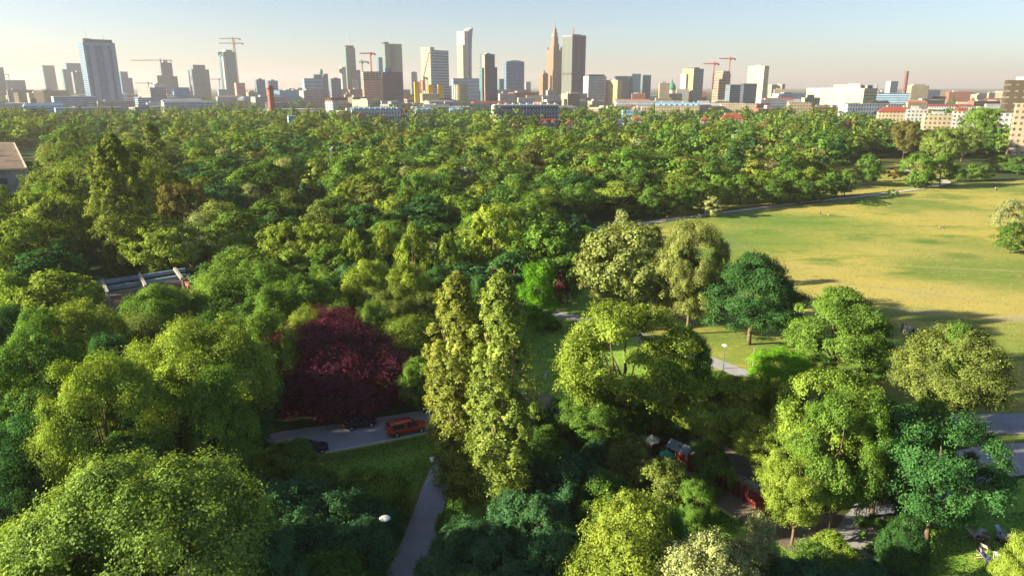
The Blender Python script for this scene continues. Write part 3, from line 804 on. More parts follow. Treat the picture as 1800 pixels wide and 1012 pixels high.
# everything beyond is one mass of wood
LODF = {}
def far_crown(kind, lvl, v):
    key = (kind, lvl, v)
    if key not in LODF:
        sp = SPEC[kind]; rng = np.random.default_rng(90 + v * 13 + lvl + ord(kind))
        a, b, c, leaf = {0: (48, 10, 6, .36), 1: (34, 8, 5, .52), 2: (24, 6, 4, .75)}[lvl]
        c_, n_, s_, t_, pc, pr = crown_points(rng, sp['kind'], sp['W'], sp['z0'], sp['Ht'], a, b, c, leaf, sp['puff'] * 1.2, min(sp['stretch'], 1.3), 0, 0, 0, lobes_n=11, lobe=.3, form=2.2)
        k = c_[:, 2] > sp['Ht'] * .28
        LODF[key] = (c_[k], n_[k], s_[k], t_[k], sp['W'], sp['Ht'])
    return LODF[key]
rng = np.random.default_rng(3)
Cs, Ns, Ss, Ts, Ks = [], [], [], [], []
CITY_TREES = []
for i in range(520):      # trees between the blocks of the town
    Yc = r2.uniform(700, 2300); xc = r2.uniform(-.78, .78) * Yc
    CITY_TREES.append((xc, Yc, r2.uniform(10, 17), r2.uniform(10, 17), r2.choice('RRWS'), r2.choice('GNDOT'), Yc))
for (x, y, w, h, kind, colk, d) in fill[N_IND:] + CITY_TREES:
    lvl = 0 if d < 340 else 1 if d < 560 else 2
    c_, n_, s_, t_, W, Ht = far_crown(kind, lvl, r2.randrange(4))
    a = r2.uniform(0, 6.28); ca, sa = math.cos(a), math.sin(a)
    M = np.array([[ca, -sa, 0], [sa, ca, 0], [0, 0, 1.0]])
    sc = np.array([w / W, w / W, h / Ht])
    Cs.append((c_ * sc) @ M.T + np.array([x, y, 0])); Ns.append(n_ @ M.T); Ss.append(s_ * (w / W) ** .5); Ts.append(t_)
    b = np.array(C_[colk]) * .95 * np.array([r2.uniform(.85, 1.2), r2.uniform(.88, 1.15), 1]); Ks.append(np.tile(b, (len(c_), 1)))
me = leaf_mesh('distant_woodland', np.concatenate(Cs), np.concatenate(Ns), np.concatenate(Ss), np.concatenate(Ts), rng, kindcol=np.concatenate(Ks), material=LEAF_MASS)
tag(link_mesh('distant_woodland', me), kind='stuff')
print('trees', n_named, 'fill', len(fill), 'far quads', len(me.polygons))

# ------------------------------------------------------------------ the town
# facades
def FA(n):
    D = dict(
     blueglass=((.09, .17, .26), (.05, .13, .24), 3.6, 1.8, .62, .85), tealglass=((.08, .18, .20), (.04, .15, .19), 3.6, 2.2, .65, .85),
     darkglass=((.06, .08, .12), (.03, .05, .09), 3.5, 2.4, .6, .8), greyglass=((.15, .19, .23), (.06, .11, .16), 3.5, 2.6, .55, .8),
     greenglass=((.13, .20, .18), (.06, .14, .14), 3.6, 2.0, .6, .9), bandglass=((.22, .29, .34), (.05, .12, .19), 7.2, 40, .5, 1.1),
     cream=((.37, .31, .21), (.17, .15, .12), 3.3, 3.2, .48, .45), beige=((.30, .25, .18), (.14, .12, .11), 3.3, 3.0, .45, .45),
     white=((.36, .36, .35), (.12, .14, .17), 3.2, 3.2, .46, .5), grey=((.30, .30, .30), (.08, .09, .11), 3.2, 3.0, .45, .5),
     golden=((.46, .33, .15), (.25, .20, .12), 3.3, 1.8, .45, .6), paleyellow=((.46, .42, .26), (.22, .24, .20), 3.4, 2.6, .45, .55),
     stone=((.25, .145, .09), (.09, .06, .05), 4.2, 2.6, .62, .42), pink=((.48, .26, .22), (.16, .12, .14), 3.4, 3.0, .5, .5),
     white_grid=((.42, .43, .46), (.07, .09, .14), 3.3, 3.0, .5, .62), concrete_grid=((.36, .28, .22), (.10, .08, .07), 3.8, 6.5, .66, .82),
     brown=((.06, .045, .028), (.26, .25, .21), 4.6, 5.2, .26, .40), brick=((.24, .09, .06), (.10, .08, .08), 3.4, 3.2, .45, .4),
     ribbon_white=((.42, .46, .54), (.06, .09, .16), 3.5, 3.2, .42, .88), ribbon_blue=((.30, .44, .58), (.05, .12, .22), 3.5, 60, .5, 1.1),
     ribbon_yellow=((.46, .41, .25), (.20, .20, .15), 4.6, 60, .16, 1.1), vert=((.10, .12, .17), (.05, .07, .12), 200, 2.4, 1.1, .5),
     palace_white=((.42, .45, .50), (.12, .16, .26), 4.2, 3.0, .55, .42), blue=((.20, .34, .48), (.10, .16, .24), 3.2, 3.0, .4, .4))
    d = D[n]
    return facade('facade_' + n, d[0], d[1], d[2], d[3], d[4], d[5])
RF = lambda n: mat('roof_' + n, dict(grey=(.22, .22, .23), dark=(.09, .09, .10), red=(.21, .05, .035), blue=(.16, .30, .42), pale=(.5, .5, .48), rust=(.30, .13, .08), teal=(.08, .26, .24),
                                     green=(.05, .22, .14), brown=(.20, .14, .11), white=(.68, .68, .66))[n], .8, var=.15, scale=.05)
STEEL = mat('steel_grey', (.25, .25, .27), .5, .3)
RED_ST = mat('crane_red', (.50, .10, .07), .6); YEL_ST = mat('crane_yellow', (.34, .22, .12), .6); BLK = mat('dark_plant', (.07, .07, .08), .8)
LM = []   # landmarks for the labels: (phrase, px, py)

class Block:
    """corner view: px0 | pxs | px1 are the left edge, the near corner and the right edge in the picture"""
    def __init__(s, name, label, px0, pxs, px1, pytop, Y, phi=35, group=None, cat='building', depth=None):
        c = at_y(pxs, 160, Y); sc = Y * CT / F + 0.0
        beta = math.atan2(c.x, Y); k = math.cos(beta) ** .5
        ph = R(phi)
        wr, wl = (px1 - pxs) * Y / F * .98, (pxs - px0) * Y / F * .98
        s.W = wr * k / math.cos(ph) if wr > 0 else 20
        s.D = wl * k / math.sin(ph) if (wl > 0 and phi > 0) else (depth or s.W * .6)
        if depth and wl <= 0: s.D = depth
        rz = ph - beta
        cen = Vector((c.x, Y, 0)) + Matrix.Rotation(rz, 3, 'Z') @ Vector((s.W / 2, s.D / 2, 0))
        s.H = s.z(pytop, Y)
        s.Y = Y
        s.root = empty(name, (cen.x, cen.y, 0), rz)
        tag(s.root, label, cat, group)
        RESERVED.append((cen.x - s.W / 2, cen.x + s.W / 2, cen.y - s.D / 2, cen.y + s.D / 2))
        s.fac = None
    @staticmethod
    def z(py, Y):
        a, yy, u = ray(CX, py); return H + u * Y / yy
    def zz(s, py): return s.z(py, s.Y)
    def part(s, name, m, fx0, fx1, fy0, fy1, z0, z1, mt=None):
        mb = MB(); W, D = s.W, s.D
        mb.box((fx0 - .5) * W, (fx1 - .5) * W, (fy0 - .5) * D, (fy1 - .5) * D, z0, z1, 0, 1)
        return mb.build(name, [m, mt or RF('grey')], s.root)
    def body(s, fac, roof='grey', top=None, inset=0):
        s.fac = fac
        return s.part('wall', FA(fac), 0, 1, 0, 1, 0, top or s.H, RF(roof))
    def plant(s, h=4, fx=(.3, .7), fy=(.3, .7), m=None):
        return s.part('roof_plant', m or mat('plant_grey', (.3, .3, .31), .8), fx[0], fx[1], fy[0], fy[1], s.H - .3, s.H + h)
    def parapet(s, m=None, h=1.2):
        mb = MB(); W, D = s.W / 2 + .15, s.D / 2 + .15; t = .5
        for a in ((-W, W, -D, -D + t), (-W, W, D - t, D), (-W, -W + t, -D + t, D - t), (W - t, W, -D + t, D - t)): mb.box(*a, s.H - .5, s.H + h)
        return mb.build('parapet', m or mat('parapet', (.4, .4, .4)), s.root)
    def mast(s, h, fx=.5, fy=.5, r=.6, m=None, z=None):
        z = s.H if z is None else z
        mb = MB(); mb.tube(((fx - .5) * s.W, (fy - .5) * s.D, z), ((fx - .5) * s.W, (fy - .5) * s.D, z + h), r, r * .3, 6)
        return mb.build('mast', m or STEEL, s.root)
    def pitched(s, roof='red', h=5, hip=0, top=None):
        mb = MB(); W, D = s.W / 2, s.D / 2
        z = top or s.H
        if W >= D: mb.gable(-W, W, -D, D, z, h, 0, .5, hip)
        else:
            mb.gable(-D, D, -W, W, z, h, 0, .5, hip)
            mb.v = [(-y, x, zz) for x, y, zz in mb.v]
        return mb.build('roof', RF(roof), s.root)
    def chimneys(s, n=3, z=None, h=2.0):
        for i in range(n):
            fx = (i + .5) / n; z_ = s.H if z is None else z
            mb = MB(); mb.box((fx - .5) * s.W - .5, (fx - .5) * s.W + .5, -.6, .6, z_, z_ + h)
            mb.build('chimney', mat('chimney_plaster', (.5, .46, .42)), s.root)

def lattice(mb, p, q, w, n, r):
    """square truss from p to q"""
    p, q = Vector(p), Vector(q); d = (q - p).normalized(); a = d.orthogonal().normalized() * w / 2; b = d.cross(a)
    cs = [a + b, a - b, -a - b, b - a]
    for c in cs: mb.tube(p + c, q + c, r, r, 4)
    for k in range(n):
        s, e = p.lerp(q, k / n), p.lerp(q, (k + 1) / n)
        for i in range(4):
            j = (i + 1) % 4
            mb.tube(s + cs[i], e + cs[j], r * .7, r * .7, 4); mb.tube(s + cs[i], s + cs[j], r * .7, r * .7, 4)

def crane(label, px, pytop, pybase, Y, jl, jr, m, luff=0, rz=0, jibpy=None):
    """tower crane: jl / jr = reach of the jib left and the counter-jib right in px (or the reverse when negative)"""
    b = at_y(px, pybase, Y); z1 = Block.z(jibpy or pytop, Y); zt = Block.z(pytop, Y)
    z1 = min(z1, zt - 1.5)
    root = empty('tower_crane', (b.x, Y, 0), rz); tag(root, label, 'crane', 'tower cranes over the building sites')
    k = Y / F; w = 2.4
    mb = MB(); lattice(mb, (0, 0, max(b.z - 10, 0)), (0, 0, z1), w * .8, 24, .32); mb.build('mast', m, root)
    mb = MB(); lattice(mb, (0, 0, z1 - 1), (0, 0, zt), w * .8, 3, .4); mb.box(-1.2, 1.2, -1.2, 1.2, z1 - 1.5, z1 + .6); mb.build('apex', m, root)
    mb = MB(); lattice(mb, (0, 0, z1 + 1), (-jl * k, 0, z1 + 1 + luff), 1.5, 18, .26); mb.build('jib', m, root)
    mb = MB(); lattice(mb, (0, 0, z1 + 1), (jr * k, 0, z1 + 1), 1.8, 6, .38); mb.build('counter_jib', m, root)
    mb = MB(); mb.tube((0, 0, zt), (-jl * k * .7, 0, z1 + 1 + luff * .7), .25, .25, 4); mb.tube((0, 0, zt), (jr * k, 0, z1 + 1), .25, .25, 4); mb.build('tie_rope', m, root)
    s = 1 if jr > 0 else -1
    mb = MB(); mb.box(jr * k - 2, jr * k + 2, -1.5, 1.5, z1 - 3, z1 + .8); mb.build('counterweight', BLK, root)
    mb = MB(); mb.box(1.3, 3.2, -1, 1, z1 - 3, z1 - .8); mb.build('cab', BLK, root)
    return root

def B(label, px0, pxs, px1, pytop, Y, phi, fac, roof='grey', name='office_tower', plant=None, depth=None, cat='building', parapet=False, group=None, lm=None):
    b = Block(name, label, px0, pxs, px1, pytop, Y, phi, group, cat, depth)
    b.body(fac, roof)
    if plant: b.plant(*plant) if isinstance(plant, tuple) else b.plant(plant)
    if parapet: b.parapet()
    if lm: LM.append((lm, (px0 + px1) / 2, pytop + 20))
    return b

# --- towers, from the left
b = B('teal glass tower cut by the left edge of the photo', -30, -12, 11, 118, 2300, 40, 'tealglass', plant=5); b.part('lower_wing', FA('blueglass'), 1, 1.9, .1, .9, 0, b.zz(142))
B('low wide teal block between the cut tower and the thin teal slab', 14, 14, 44, 141, 2300, 5, 'tealglass', name='office_block', depth=40)
B('thin teal glass slab standing alone left of the big striped tower', 80, 82, 101, 115, 2900, 12, 'tealglass', depth=30)
b = B('stepped dark blue tower with twin antennas left of the big striped tower', 120, 124, 147, 111, 2600, 20, 'blueglass', depth=35); b.mast(14, .2); b.mast(18, .8); b.part('lower_wing', FA('tealglass'), -.3, 0, .1, .9, 0, b.zz(122))
B('paler blue block standing in front of the stepped twin-antenna tower', 130, 133, 156, 127, 2300, 15, 'greyglass', depth=35, plant=4)
# big striped tower
b = Block('striped_tower', 'big blue striped office tower with rounded roof drum, nearest tower at the left', 151, 157, 209, 76, 1420, 14, None, 'building', None)
b.D = 34
b.body('blueglass', 'dark'); b.fac = 'blueglass'
for k, (x0, x1) in enumerate(((0, .07), (.17, .34), (.60, .76), (.86, 1.0))):
    mb = MB(); mb.box((x0 - .5) * b.W, (x1 - .5) * b.W, -b.D / 2 - 1.2, -b.D / 2 - .02, 0, b.H - 4); mb.build('pier', mat('pale_cladding', (.20, .31, .40), .6), b.root)
mb = MB(); mb.box(-.5 * b.W, .5 * b.W, -b.D / 2 - .9, -b.D / 2 - .01, b.H - 3.9, b.H + 2); mb.build('cornice', mat('pale_cladding', (.20, .31, .40), .6), b.root)
mb = MB(); mb.ngon(-b.W * .3, 0, 9, 20, b.H, b.H + 9, 0); mb.build('roof_drum', mat('drum_dark', (.14, .18, .20), .5), b.root)
mb = MB(); mb.box(-b.W * .15, b.W * .48, -8, 8, b.H, b.H + 8); mb.build('roof_plant', mat('drum_dark', (.14, .18, .20), .5), b.root)
b.mast(26, .18, .3, .5); b.mast(16, .75, .5, .8, RED_ST); b.part('podium', FA('white'), -.1, 1.15, -.3, 1.1, 0, 14)
LM.append(('big striped tower', 180, 120))
b = B('stepped blue tower just right of the big striped tower', 213, 216, 228, 126, 2500, 20, 'blueglass', depth=30); b.part('lower_wing', FA('blueglass'), 1, 1.55, .1, .9, 0, b.zz(137)); LM.append(('stepped blue tower', 220, 140))
b = B('unfinished grey tower wrapped in scaffolding under the long-jib crane', 284, 288, 307, 110, 2300, 18, 'greyglass', depth=34, plant=6)
b.part('lower_wing', FA('concrete_grid'), -.42, 0, .05, .95, 0, b.zz(133)); b.part('lower_wing', FA('concrete_grid'), 1, 1.35, .05, .95, 0, b.zz(134)); LM.append(('scaffolded grey tower', 296, 130))
crane('crane with very long jib reaching left over the scaffolded grey tower', 284, 103, 125, 2280, 50, 18, STEEL, jibpy=107)
crane('small pale crane far left beyond the low wide teal block', 20, 131, 160, 2700, 4, -33, STEEL, jibpy=132)
crane('small crane between the stepped blue tower and the scaffolded grey tower', 262, 144, 160, 2500, 22, 7, STEEL, jibpy=147)
b = B('dark grey slab tower with stepped roof in the left part of the skyline', 335, 341, 370, 122, 2300, 22, 'greyglass', depth=36, plant=None); b.part('upper_floors', FA('greyglass'), .12, .82, .1, .9, b.H - 1, b.zz(114), RF('dark')); LM.append(('stepped-roof tower', 353, 140))
# rounded tower
b = Block('rounded_tower', 'rounded blue-green tower beside the pair of tall cranes', 391, 400, 421, 91, 2250, 30); b.fac = 'greenglass'
mb = MB(); W, D = b.W / 2, b.D / 2
poly = [(W, -D), (W, D), (-W, D), (-W * 1.25, D * .4), (-W * 1.3, -D * .3), (-W, -D)]
mb.prism(poly, 0, b.H, 0, 1, [b.H, b.H, b.H, b.H - 12, b.H - 12, b.H]); mb.build('wall', [FA('tealglass'), RF('dark')], b.root)
b.part('roof_plant', mat('plant_grey', (.3, .3, .31), .8), .25, .8, .2, .8, b.H - 1, b.H + 6); b.part('side_bay', FA('white'), -.1, .06, -.05, .3, 0, b.zz(100)); LM.append(('rounded tower', 405, 120))
crane('taller crane of the pair behind the rounded blue-green tower', 411, 65, 90, 2290, 22, 12, YEL_ST, jibpy=69)
crane('lower crane of the pair, mast right of the rounded blue-green tower', 420, 71, 155, 2240, 26, 14, YEL_ST, jibpy=77)
crane('faint small crane left of the rounded blue-green tower', 386, 138, 150, 2600, 14, 5, STEEL, jibpy=140)
B('pale blue square block right of the rounded blue-green tower', 449, 452, 467, 140, 1900, 15, 'blueglass', name='office_block', depth=25, plant=3)
B('grey-blue square block behind the brick water tower', 470, 473, 489, 142, 2000, 15, 'blueglass', name='office_block', depth=25, plant=3)
B('small rusty-topped block at the foot of the rounded tower', 413, 416, 431, 146, 1900, 15, 'pink', 'rust', name='office_block', depth=20)
# brick water tower
p = at_y(478, 190, 900); rt = empty('water_tower', (p.x, 900, 0)); tag(rt, 'round red-brick water tower rising above the trees at the left centre', 'tower')
z1 = Block.z(157, 900); mb = MB(); mb.ngon(0, 0, 4.2, 20, 0, z1, r1=3.9); mb.build('shaft', mat('brick_red', (.34, .10, .07), .9, scale=.4), rt)
mb = MB(); mb.ngon(0, 0, 5.0, 20, z1, z1 + 1.5); mb.ngon(0, 0, 3.2, 20, z1 + 1.5, z1 + 4.5, r1=2.6); mb.build('crown_ring', mat('brick_dark', (.16, .07, .06), .9), rt); LM.append(('brick water tower', 478, 170))
b = B('wide grey-blue office block with set-back tower on its right end', 532, 536, 568, 138, 1900, 12, 'ribbon_blue', name='office_block', depth=40); b.part('upper_floors', FA('blueglass'), .55, .93, .1, .8, b.H - 1, b.zz(131), RF('dark')); LM.append(('grey-blue office block', 550, 150))
B('narrow blue tower block beside the green egg-shaped dome', 569, 571, 578, 130, 1920, 20, 'blueglass', depth=20)
p = at_y(565, 135, 2000); rt = empty('glass_dome', (p.x, 2000, 0)); tag(rt, 'dark green egg-shaped dome on a stem above the wide office block', 'dome')
mb = MB(); zc = Block.z(127, 2000); mb.tube((0, 0, 0), (0, 0, zc - 4), 3, 3, 10); mb.build('stem', STEEL, rt)
mb = MB(); mb.loft([[(4.8 * math.cos(a) * math.sin(t), 4.8 * math.sin(a) * math.sin(t), zc + 8 * -math.cos(t)) for a in [i * math.pi / 6 for i in range(12)]] for t in [.15 + k * .355 for k in range(9)]]); mb.build('egg', mat('dome_green', (.04, .16, .10), .3), rt, True)
B('rounded-corner tan office block between the egg dome and the thin white slab', 580, 583, 600, 138, 1850, 12, 'greyglass', name='office_block', depth=25, plant=2)
b = B('thin white slab tower left of the leaning-sided spire tower', 598, 603, 610, 118, 2250, 45, 'white', plant=None); b.part('balcony_stack', FA('concrete_grid'), -.5, 0, .1, .9, b.zz(128), b.zz(121))
b = B('tall tapering glass tower with a needle spire, left of the pink building site', 608, 612, 628, 84, 2350, 25, 'greenglass', 'dark'); b.part('crown_floors', FA('darkglass'), .1, .9, .1, .9, b.H - 1, b.H + 7, RF('dark')); b.mast(46, .5, .5, 1.4, z=b.H + 6); b.part('lower_wing', FA('blueglass'), 1, 1.45, .1, .9, 0, b.zz(123)); b.part('lower_wing', FA('white'), .45, 1.1, -.12, .1, 0, b.zz(140)); LM.append(('needle-spire tower', 618, 110))
b = B('pink concrete frame of an unfinished building under the red crane', 637, 640, 671, 126, 1500, 8, 'concrete_grid', depth=34); b.part('lower_floors', FA('pink'), 0, 1, -.04, 0, 0, b.zz(141)); LM.append(('pink building site', 655, 140))
b = B('dark blue glass block in front of the twin-topped tower', 671, 674, 708, 127, 1520, 8, 'darkglass', name='office_block', depth=34); b.part('upper_floors', FA('blueglass'), .15, .45, .2, .8, b.H - 1, b.zz(119)); b.part('upper_floors', FA('pink'), .5, .8, .2, .8, b.H - 1, b.zz(120))
B('round-topped blue block peeping out left of the twin-topped tower', 665, 668, 676, 101, 2350, 30, 'blueglass')
crane('red tower crane above the pink concrete building site', 653, 92, 130, 1560, 18, 7, RED_ST, jibpy=95)
crane('dark tower crane left of the red one over the building site', 637, 105, 130, 1650, 5, 11, STEEL, jibpy=110)
b = B('tall twin-topped green glass tower with a central antenna', 675, 680, 709, 77, 2250, 18, 'greenglass', 'dark', depth=40); b.part('upper_floors', FA('darkglass'), -.02, .25, .1, .9, b.H - 1, b.zz(74), RF('dark')); b.part('notch_bay', FA('darkglass'), .3, .55, -.06, .0, b.zz(125), b.H - 4); b.mast(36, .52, .5, .9, z=b.H)
LM.append(('twin-topped green tower', 692, 90))
b = B('small distant grey tower between the twin-topped tower and the banded tower', 722, 724, 734, 127, 2900, 20, 'greyglass', plant=3)
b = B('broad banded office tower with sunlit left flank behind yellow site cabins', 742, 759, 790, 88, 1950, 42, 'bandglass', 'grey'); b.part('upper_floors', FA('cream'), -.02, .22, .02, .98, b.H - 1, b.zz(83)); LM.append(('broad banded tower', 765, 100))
mb = MB(); W, D = b.W / 2, b.D / 2; mb.box(-W - .8, -W - .02, -D + 1, D - 1, 0, b.H - 3); mb.build('painted_sunlit_flank', FA('cream'), b.root)  # cream layer paints the sunlit left flank into the colour
for i, (x0, x1, l) in enumerate(((728, 738, 'yellow site cabin stack left of the red frame'), (752, 761, 'middle yellow site cabin stack in front of the banded tower'), (769, 780, 'yellow site cabin stack at the right end of the row'))):
    c = Block('site_cabin_stack', l, x0, x0 + 1, x1, 144 if i == 0 else 149, 1400, 10, 'yellow cabin stacks below the banded tower', 'site cabin', 9)
    for k in range(4):
        zA = c.H * k / 4 if i else c.H * k / 4; c.part('cabin', mat('cabin_yellow', (.62, .38, .03), .6), 0, 1, 0, 1, zA + .15, zA + c.H / 4)
b = Block('steel_frame', 'red steel frame standing among the yellow site cabins', 739, 740, 752, 142, 1410, 8, None, 'steel frame', 10)
mb = MB()
for ix in range(4):
    for iy in range(2): mb.tube(((ix / 3 - .5) * b.W, (iy - .5) * b.D, 0), ((ix / 3 - .5) * b.W, (iy - .5) * b.D, b.H), .5, .5, 4)
for k in range(1, 7):
    for iy in range(2): mb.bar((-b.W / 2, (iy - .5) * b.D, b.H * k / 6), (b.W / 2, (iy - .5) * b.D, b.H * k / 6), .6, .6)
mb.build('frame', RED_ST, b.root)
crane('luffing crane with steeply raised jib before the broad banded tower', 745, 134, 150, 1420, -11, 6, YEL_ST, luff=48, jibpy=138)
# sail tower
b = Block('sail_tower', 'tall pale tower with a curved sail-like peak at the right', 805, 818, 831, 55, 2350, 45); b.fac = 'x'
mb = MB(); W, D = b.W / 2, b.D / 2; z = b.H
mb.box(-W, -W * .05, -D, D, 0, z, 0, 2)
mb.build('lit_slab', [FA('white'), FA('blueglass'), RF('grey')], b.root)  # paler than the sail: its sunlit side is put into the colour
mb = MB(); prof = []
for k in range(13):
    t = k / 12; prof.append((W * (.82 + .05 * math.sin(t * 3) + .55 * t ** 5), t * b.zz(47)))
for k in range(12):
    (xa, za), (xb, zb) = prof[k], prof[k + 1]
    lim = z
    for yy, s in ((-D * .92, 1), (D * .92, -1)):
        q = [(-W * .05, yy, min(za, lim)), (xa, yy, za), (xb, yy, zb), (-W * .05, yy, min(zb, lim))]
        mb.face(q if s > 0 else q[::-1], 0, [(p_[0], p_[2]) for p_ in (q if s > 0 else q[::-1])])
    mb.face([(xa, -D * .92, za), (xa, D * .92, za), (xb, D * .92, zb), (xb, -D * .92, zb)], 0, [(0, za), (2 * D, za), (2 * D, zb), (0, zb)])
mb.face([(-W * .05, -D * .92, z), (prof[-1][0], -D * .92, prof[-1][1]), (prof[-1][0], D * .92, prof[-1][1]), (-W * .05, D * .92, z)], 1)
mb.build('sail', [FA('blueglass'), RF('grey')], b.root)
b.part('side_bay', FA('cream'), -.12, 0, .1, .9, 0, b.zz(79)); LM.append(('sail-peaked tower', 820, 90))
b = B('low wide blue office block at the foot of the sail-peaked tower', 794, 797, 843, 138, 1900, 8, 'ribbon_blue', name='office_block', depth=30)
b = B('low cream round-fronted hall below the sail-peaked tower', 798, 800, 822, 149, 1500, 8, 'cream', 'pale', name='hall', depth=20)
mb = MB(); mb.ngon(-b.W * .1, -b.D / 2, b.W * .35, 20, 0, b.H, sx=1, sy=.5); mb.build('bow_front', FA('cream'), b.root)
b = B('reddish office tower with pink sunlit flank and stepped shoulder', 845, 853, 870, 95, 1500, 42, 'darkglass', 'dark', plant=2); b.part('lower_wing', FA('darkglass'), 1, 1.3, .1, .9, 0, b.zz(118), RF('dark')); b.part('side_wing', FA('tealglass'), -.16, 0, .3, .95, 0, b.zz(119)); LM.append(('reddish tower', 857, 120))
mb = MB(); W, D = b.W / 2, b.D / 2; mb.box(-W - .8, -W - .02, -D - .3, D * .2, 0, b.H - 1); mb.build('pink_lit_flank', FA('pink'), b.root)  # pink layer puts the sunlight on the left face into its colour
B('small teal block right of the reddish stepped tower', 876, 878, 889, 139, 2200, 15, 'tealglass', name='office_block', depth=20)
b = B('broad blue glass tower with gently curved roof, right of the reddish one', 886, 890, 921, 109, 1900, 14, 'blueglass', 'blue', depth=40)
mb = MB(); W, D = b.W / 2, b.D / 2; n = 12
for k in range(n):
    xa, xb = -W + 2 * W * k / n, -W + 2 * W * (k + 1) / n
    za, zb = b.H + 4 * math.sin(math.pi * (k / n)) + .05, b.H + 4 * math.sin(math.pi * ((k + 1) / n)) + .05
    mb.prism([(xa, -D), (xb, -D), (xb, D), (xa, D)], b.H - .5, za, 0, 0, [za, zb, zb, za])
mb.build('curved_roof', RF('blue'), b.root); b.part('podium', FA('beige'), -.75, 1.3, -.4, 1, 0, b.zz(158)); LM.append(('curved-roof tower', 904, 130))
B('small pale far block right of the curved-roof blue tower', 923, 924, 933, 144, 2600, 15, 'white', name='office_block')
# stone palace with spire
b = Block('stone_palace', 'brown stone wedding-cake palace tower with a long needle spire', 960, 967, 987, 88, 2200, 38); b.fac = 'x'
rt = b.root; W0 = 26 / 1.404 * 2200 / F
def tier(name, fw, z0, z1, m=None, cap=True):
    mb = MB(); w = W0 * fw / 2; mb.box(-w, w, -w, w, z0, z1, 0, 1); mb.build(name, [m or FA('stone'), RF('brown')], rt)
zA, zB, zC, zD = b.zz(88), b.zz(66), b.zz(57), b.zz(50)
tier('main_shaft', 1.0, 0, zA); tier('upper_stage', .60, zA, b.zz(77)); tier('upper_stage', .48, b.zz(77), zB); tier('clock_stage', .38, zB, zC); tier('lantern_stage', .24, zC, zD)
for sx in (-1, 1):
    for sy in (-1, 1):
        mb = MB(); x, y = sx * W0 * .44, sy * W0 * .44; mb.box(x - 2, x + 2, y - 2, y + 2, zA, zA + 7); mb.ngon(x, y, 2.2, 4, zA + 7, zA + 11, r1=.1); mb.build('corner_turret', FA('stone'), rt)
        mb = MB(); x, y = sx * W0 * .66, sy * W0 * .66; mb.box(x - W0 * .17, x + W0 * .17, y - W0 * .17, y + W0 * .17, 0, b.zz(128), 0, 1); mb.ngon(x, y, W0 * .1, 8, b.zz(128), b.zz(124)); mb.build('corner_wing', [FA('stone'), RF('brown')], rt)
for f in range(4):
    a = f * math.pi / 2; mb = MB(); r = W0 * .19 + .4; c = Vector((r * math.cos(a), r * math.sin(a), (zB + zC) / 2))
    mb.tube(c, c + Vector((math.cos(a), math.sin(a), 0)) * .5, 3.1, 3.1, 20); mb.build('clock_face', mat('clock_pale', (.6, .58, .5)), rt)
mb = MB(); mb.ngon(0, 0, W0 * .11, 8, zD, b.zz(46), r1=W0 * .035); mb.ngon(0, 0, W0 * .035, 8, b.zz(46), b.zz(28), r1=.35); mb.build('spire', mat('spire_bronze', (.25, .17, .11), .6, .4), rt)
LM.append(('spired stone palace', 972, 90))
b = B('low beige stone wing block on the left of the spired stone palace', 948, 954, 963, 130, 2180, 30, 'stone', 'brown', name='palace_wing', cat='building', plant=2)
# ribbed hotel tower
b = Block('ribbed_tower', 'tall dark ribbed tower with red roof antenna right of the stone palace', 987, 1004, 1027, 63, 1780, 42); b.fac = 'vert'
b.body('vert', 'dark'); W, D = b.W / 2, b.D / 2
for k in range(17):
    x = -W + 2 * W * k / 16; mb = MB(); mb.box(x - .45, x + .45, -D - .9, -D - .02, 12, b.H - 2); mb.build('rib', mat('rib_grey', (.16, .16, .20), .6), b.root)
for k in range(13):
    y = -D + 2 * D * (k + .5) / 13; mb = MB(); mb.box(-W - .9, -W - .02, y - .45, y + .45, 12, b.H - 2); mb.build('rib', mat('rib_painted_lit', (.26, .30, .26), .6), b.root)  # paler copy of the ribs: the lit left face is painted in
mb = MB(); zk = b.zz(132); mb.box(-W - 1.1, W + .2, -D - 1.1, D + .2, zk, zk + 5); mb.build('dark_band', BLK, b.root)
mb = MB(); mb.box(-W - .95, W + .2, -D - .95, D + .2, b.H - 1.9, b.H + 2); mb.build('parapet', mat('rib_grey', (.16, .16, .20), .6), b.root)
b.part('roof_plant', BLK, .2, .8, .2, .8, b.H, b.H + 4)
mb = MB(); lattice(mb, (-2, 0, b.H + 4), (-2, 0, b.zz(50)), 2.4, 6, .35); mb.tube((-2, 0, b.zz(50)), (-2, 0, b.zz(42)), .5, .2, 5); mb.build('roof_antenna', RED_ST, b.root)
mb = MB(); mb.tube((-14, 0, b.H), (-14, 0, b.H + 9), .3, .2, 5); mb.tube((6, 0, b.H + 4), (6, 0, b.H + 12), .3, .2, 5); mb.build('mast', STEEL, b.root); LM.append(('dark ribbed tower', 1007, 90))
b = B('chipped beige apartment block among trees below the ribbed tower', 992, 998, 1019, 165, 950, 25, 'beige', 'pale', name='apartment_block'); b.part('stair_tower', FA('cream'), .3, .45, .3, .6, b.H - .5, b.H + 3); b.part('stepped_wing', FA('cream'), -.25, 0, .2, .8, 0, b.H * .8)
b = B('white grid-fronted slab hotel right of the dark ribbed tower', 1025, 1034, 1065, 134, 1650, 30, 'white_grid', 'dark', name='hotel_slab', plant=(3.5, (.08, .95), (.2, .8), BLK)); LM.append(('white grid slab', 1047, 150))
b = B('golden sunlit cube block right of the white grid slab', 1064, 1085, 1093, 141, 1650, 50, 'golden', 'pale', name='office_block', plant=2); LM.append(('golden cube block', 1078, 155))
B('dark blue office block behind the golden cube block', 1079, 1081, 1104, 134, 1900, 10, 'darkglass', 'dark', name='office_block', depth=35)
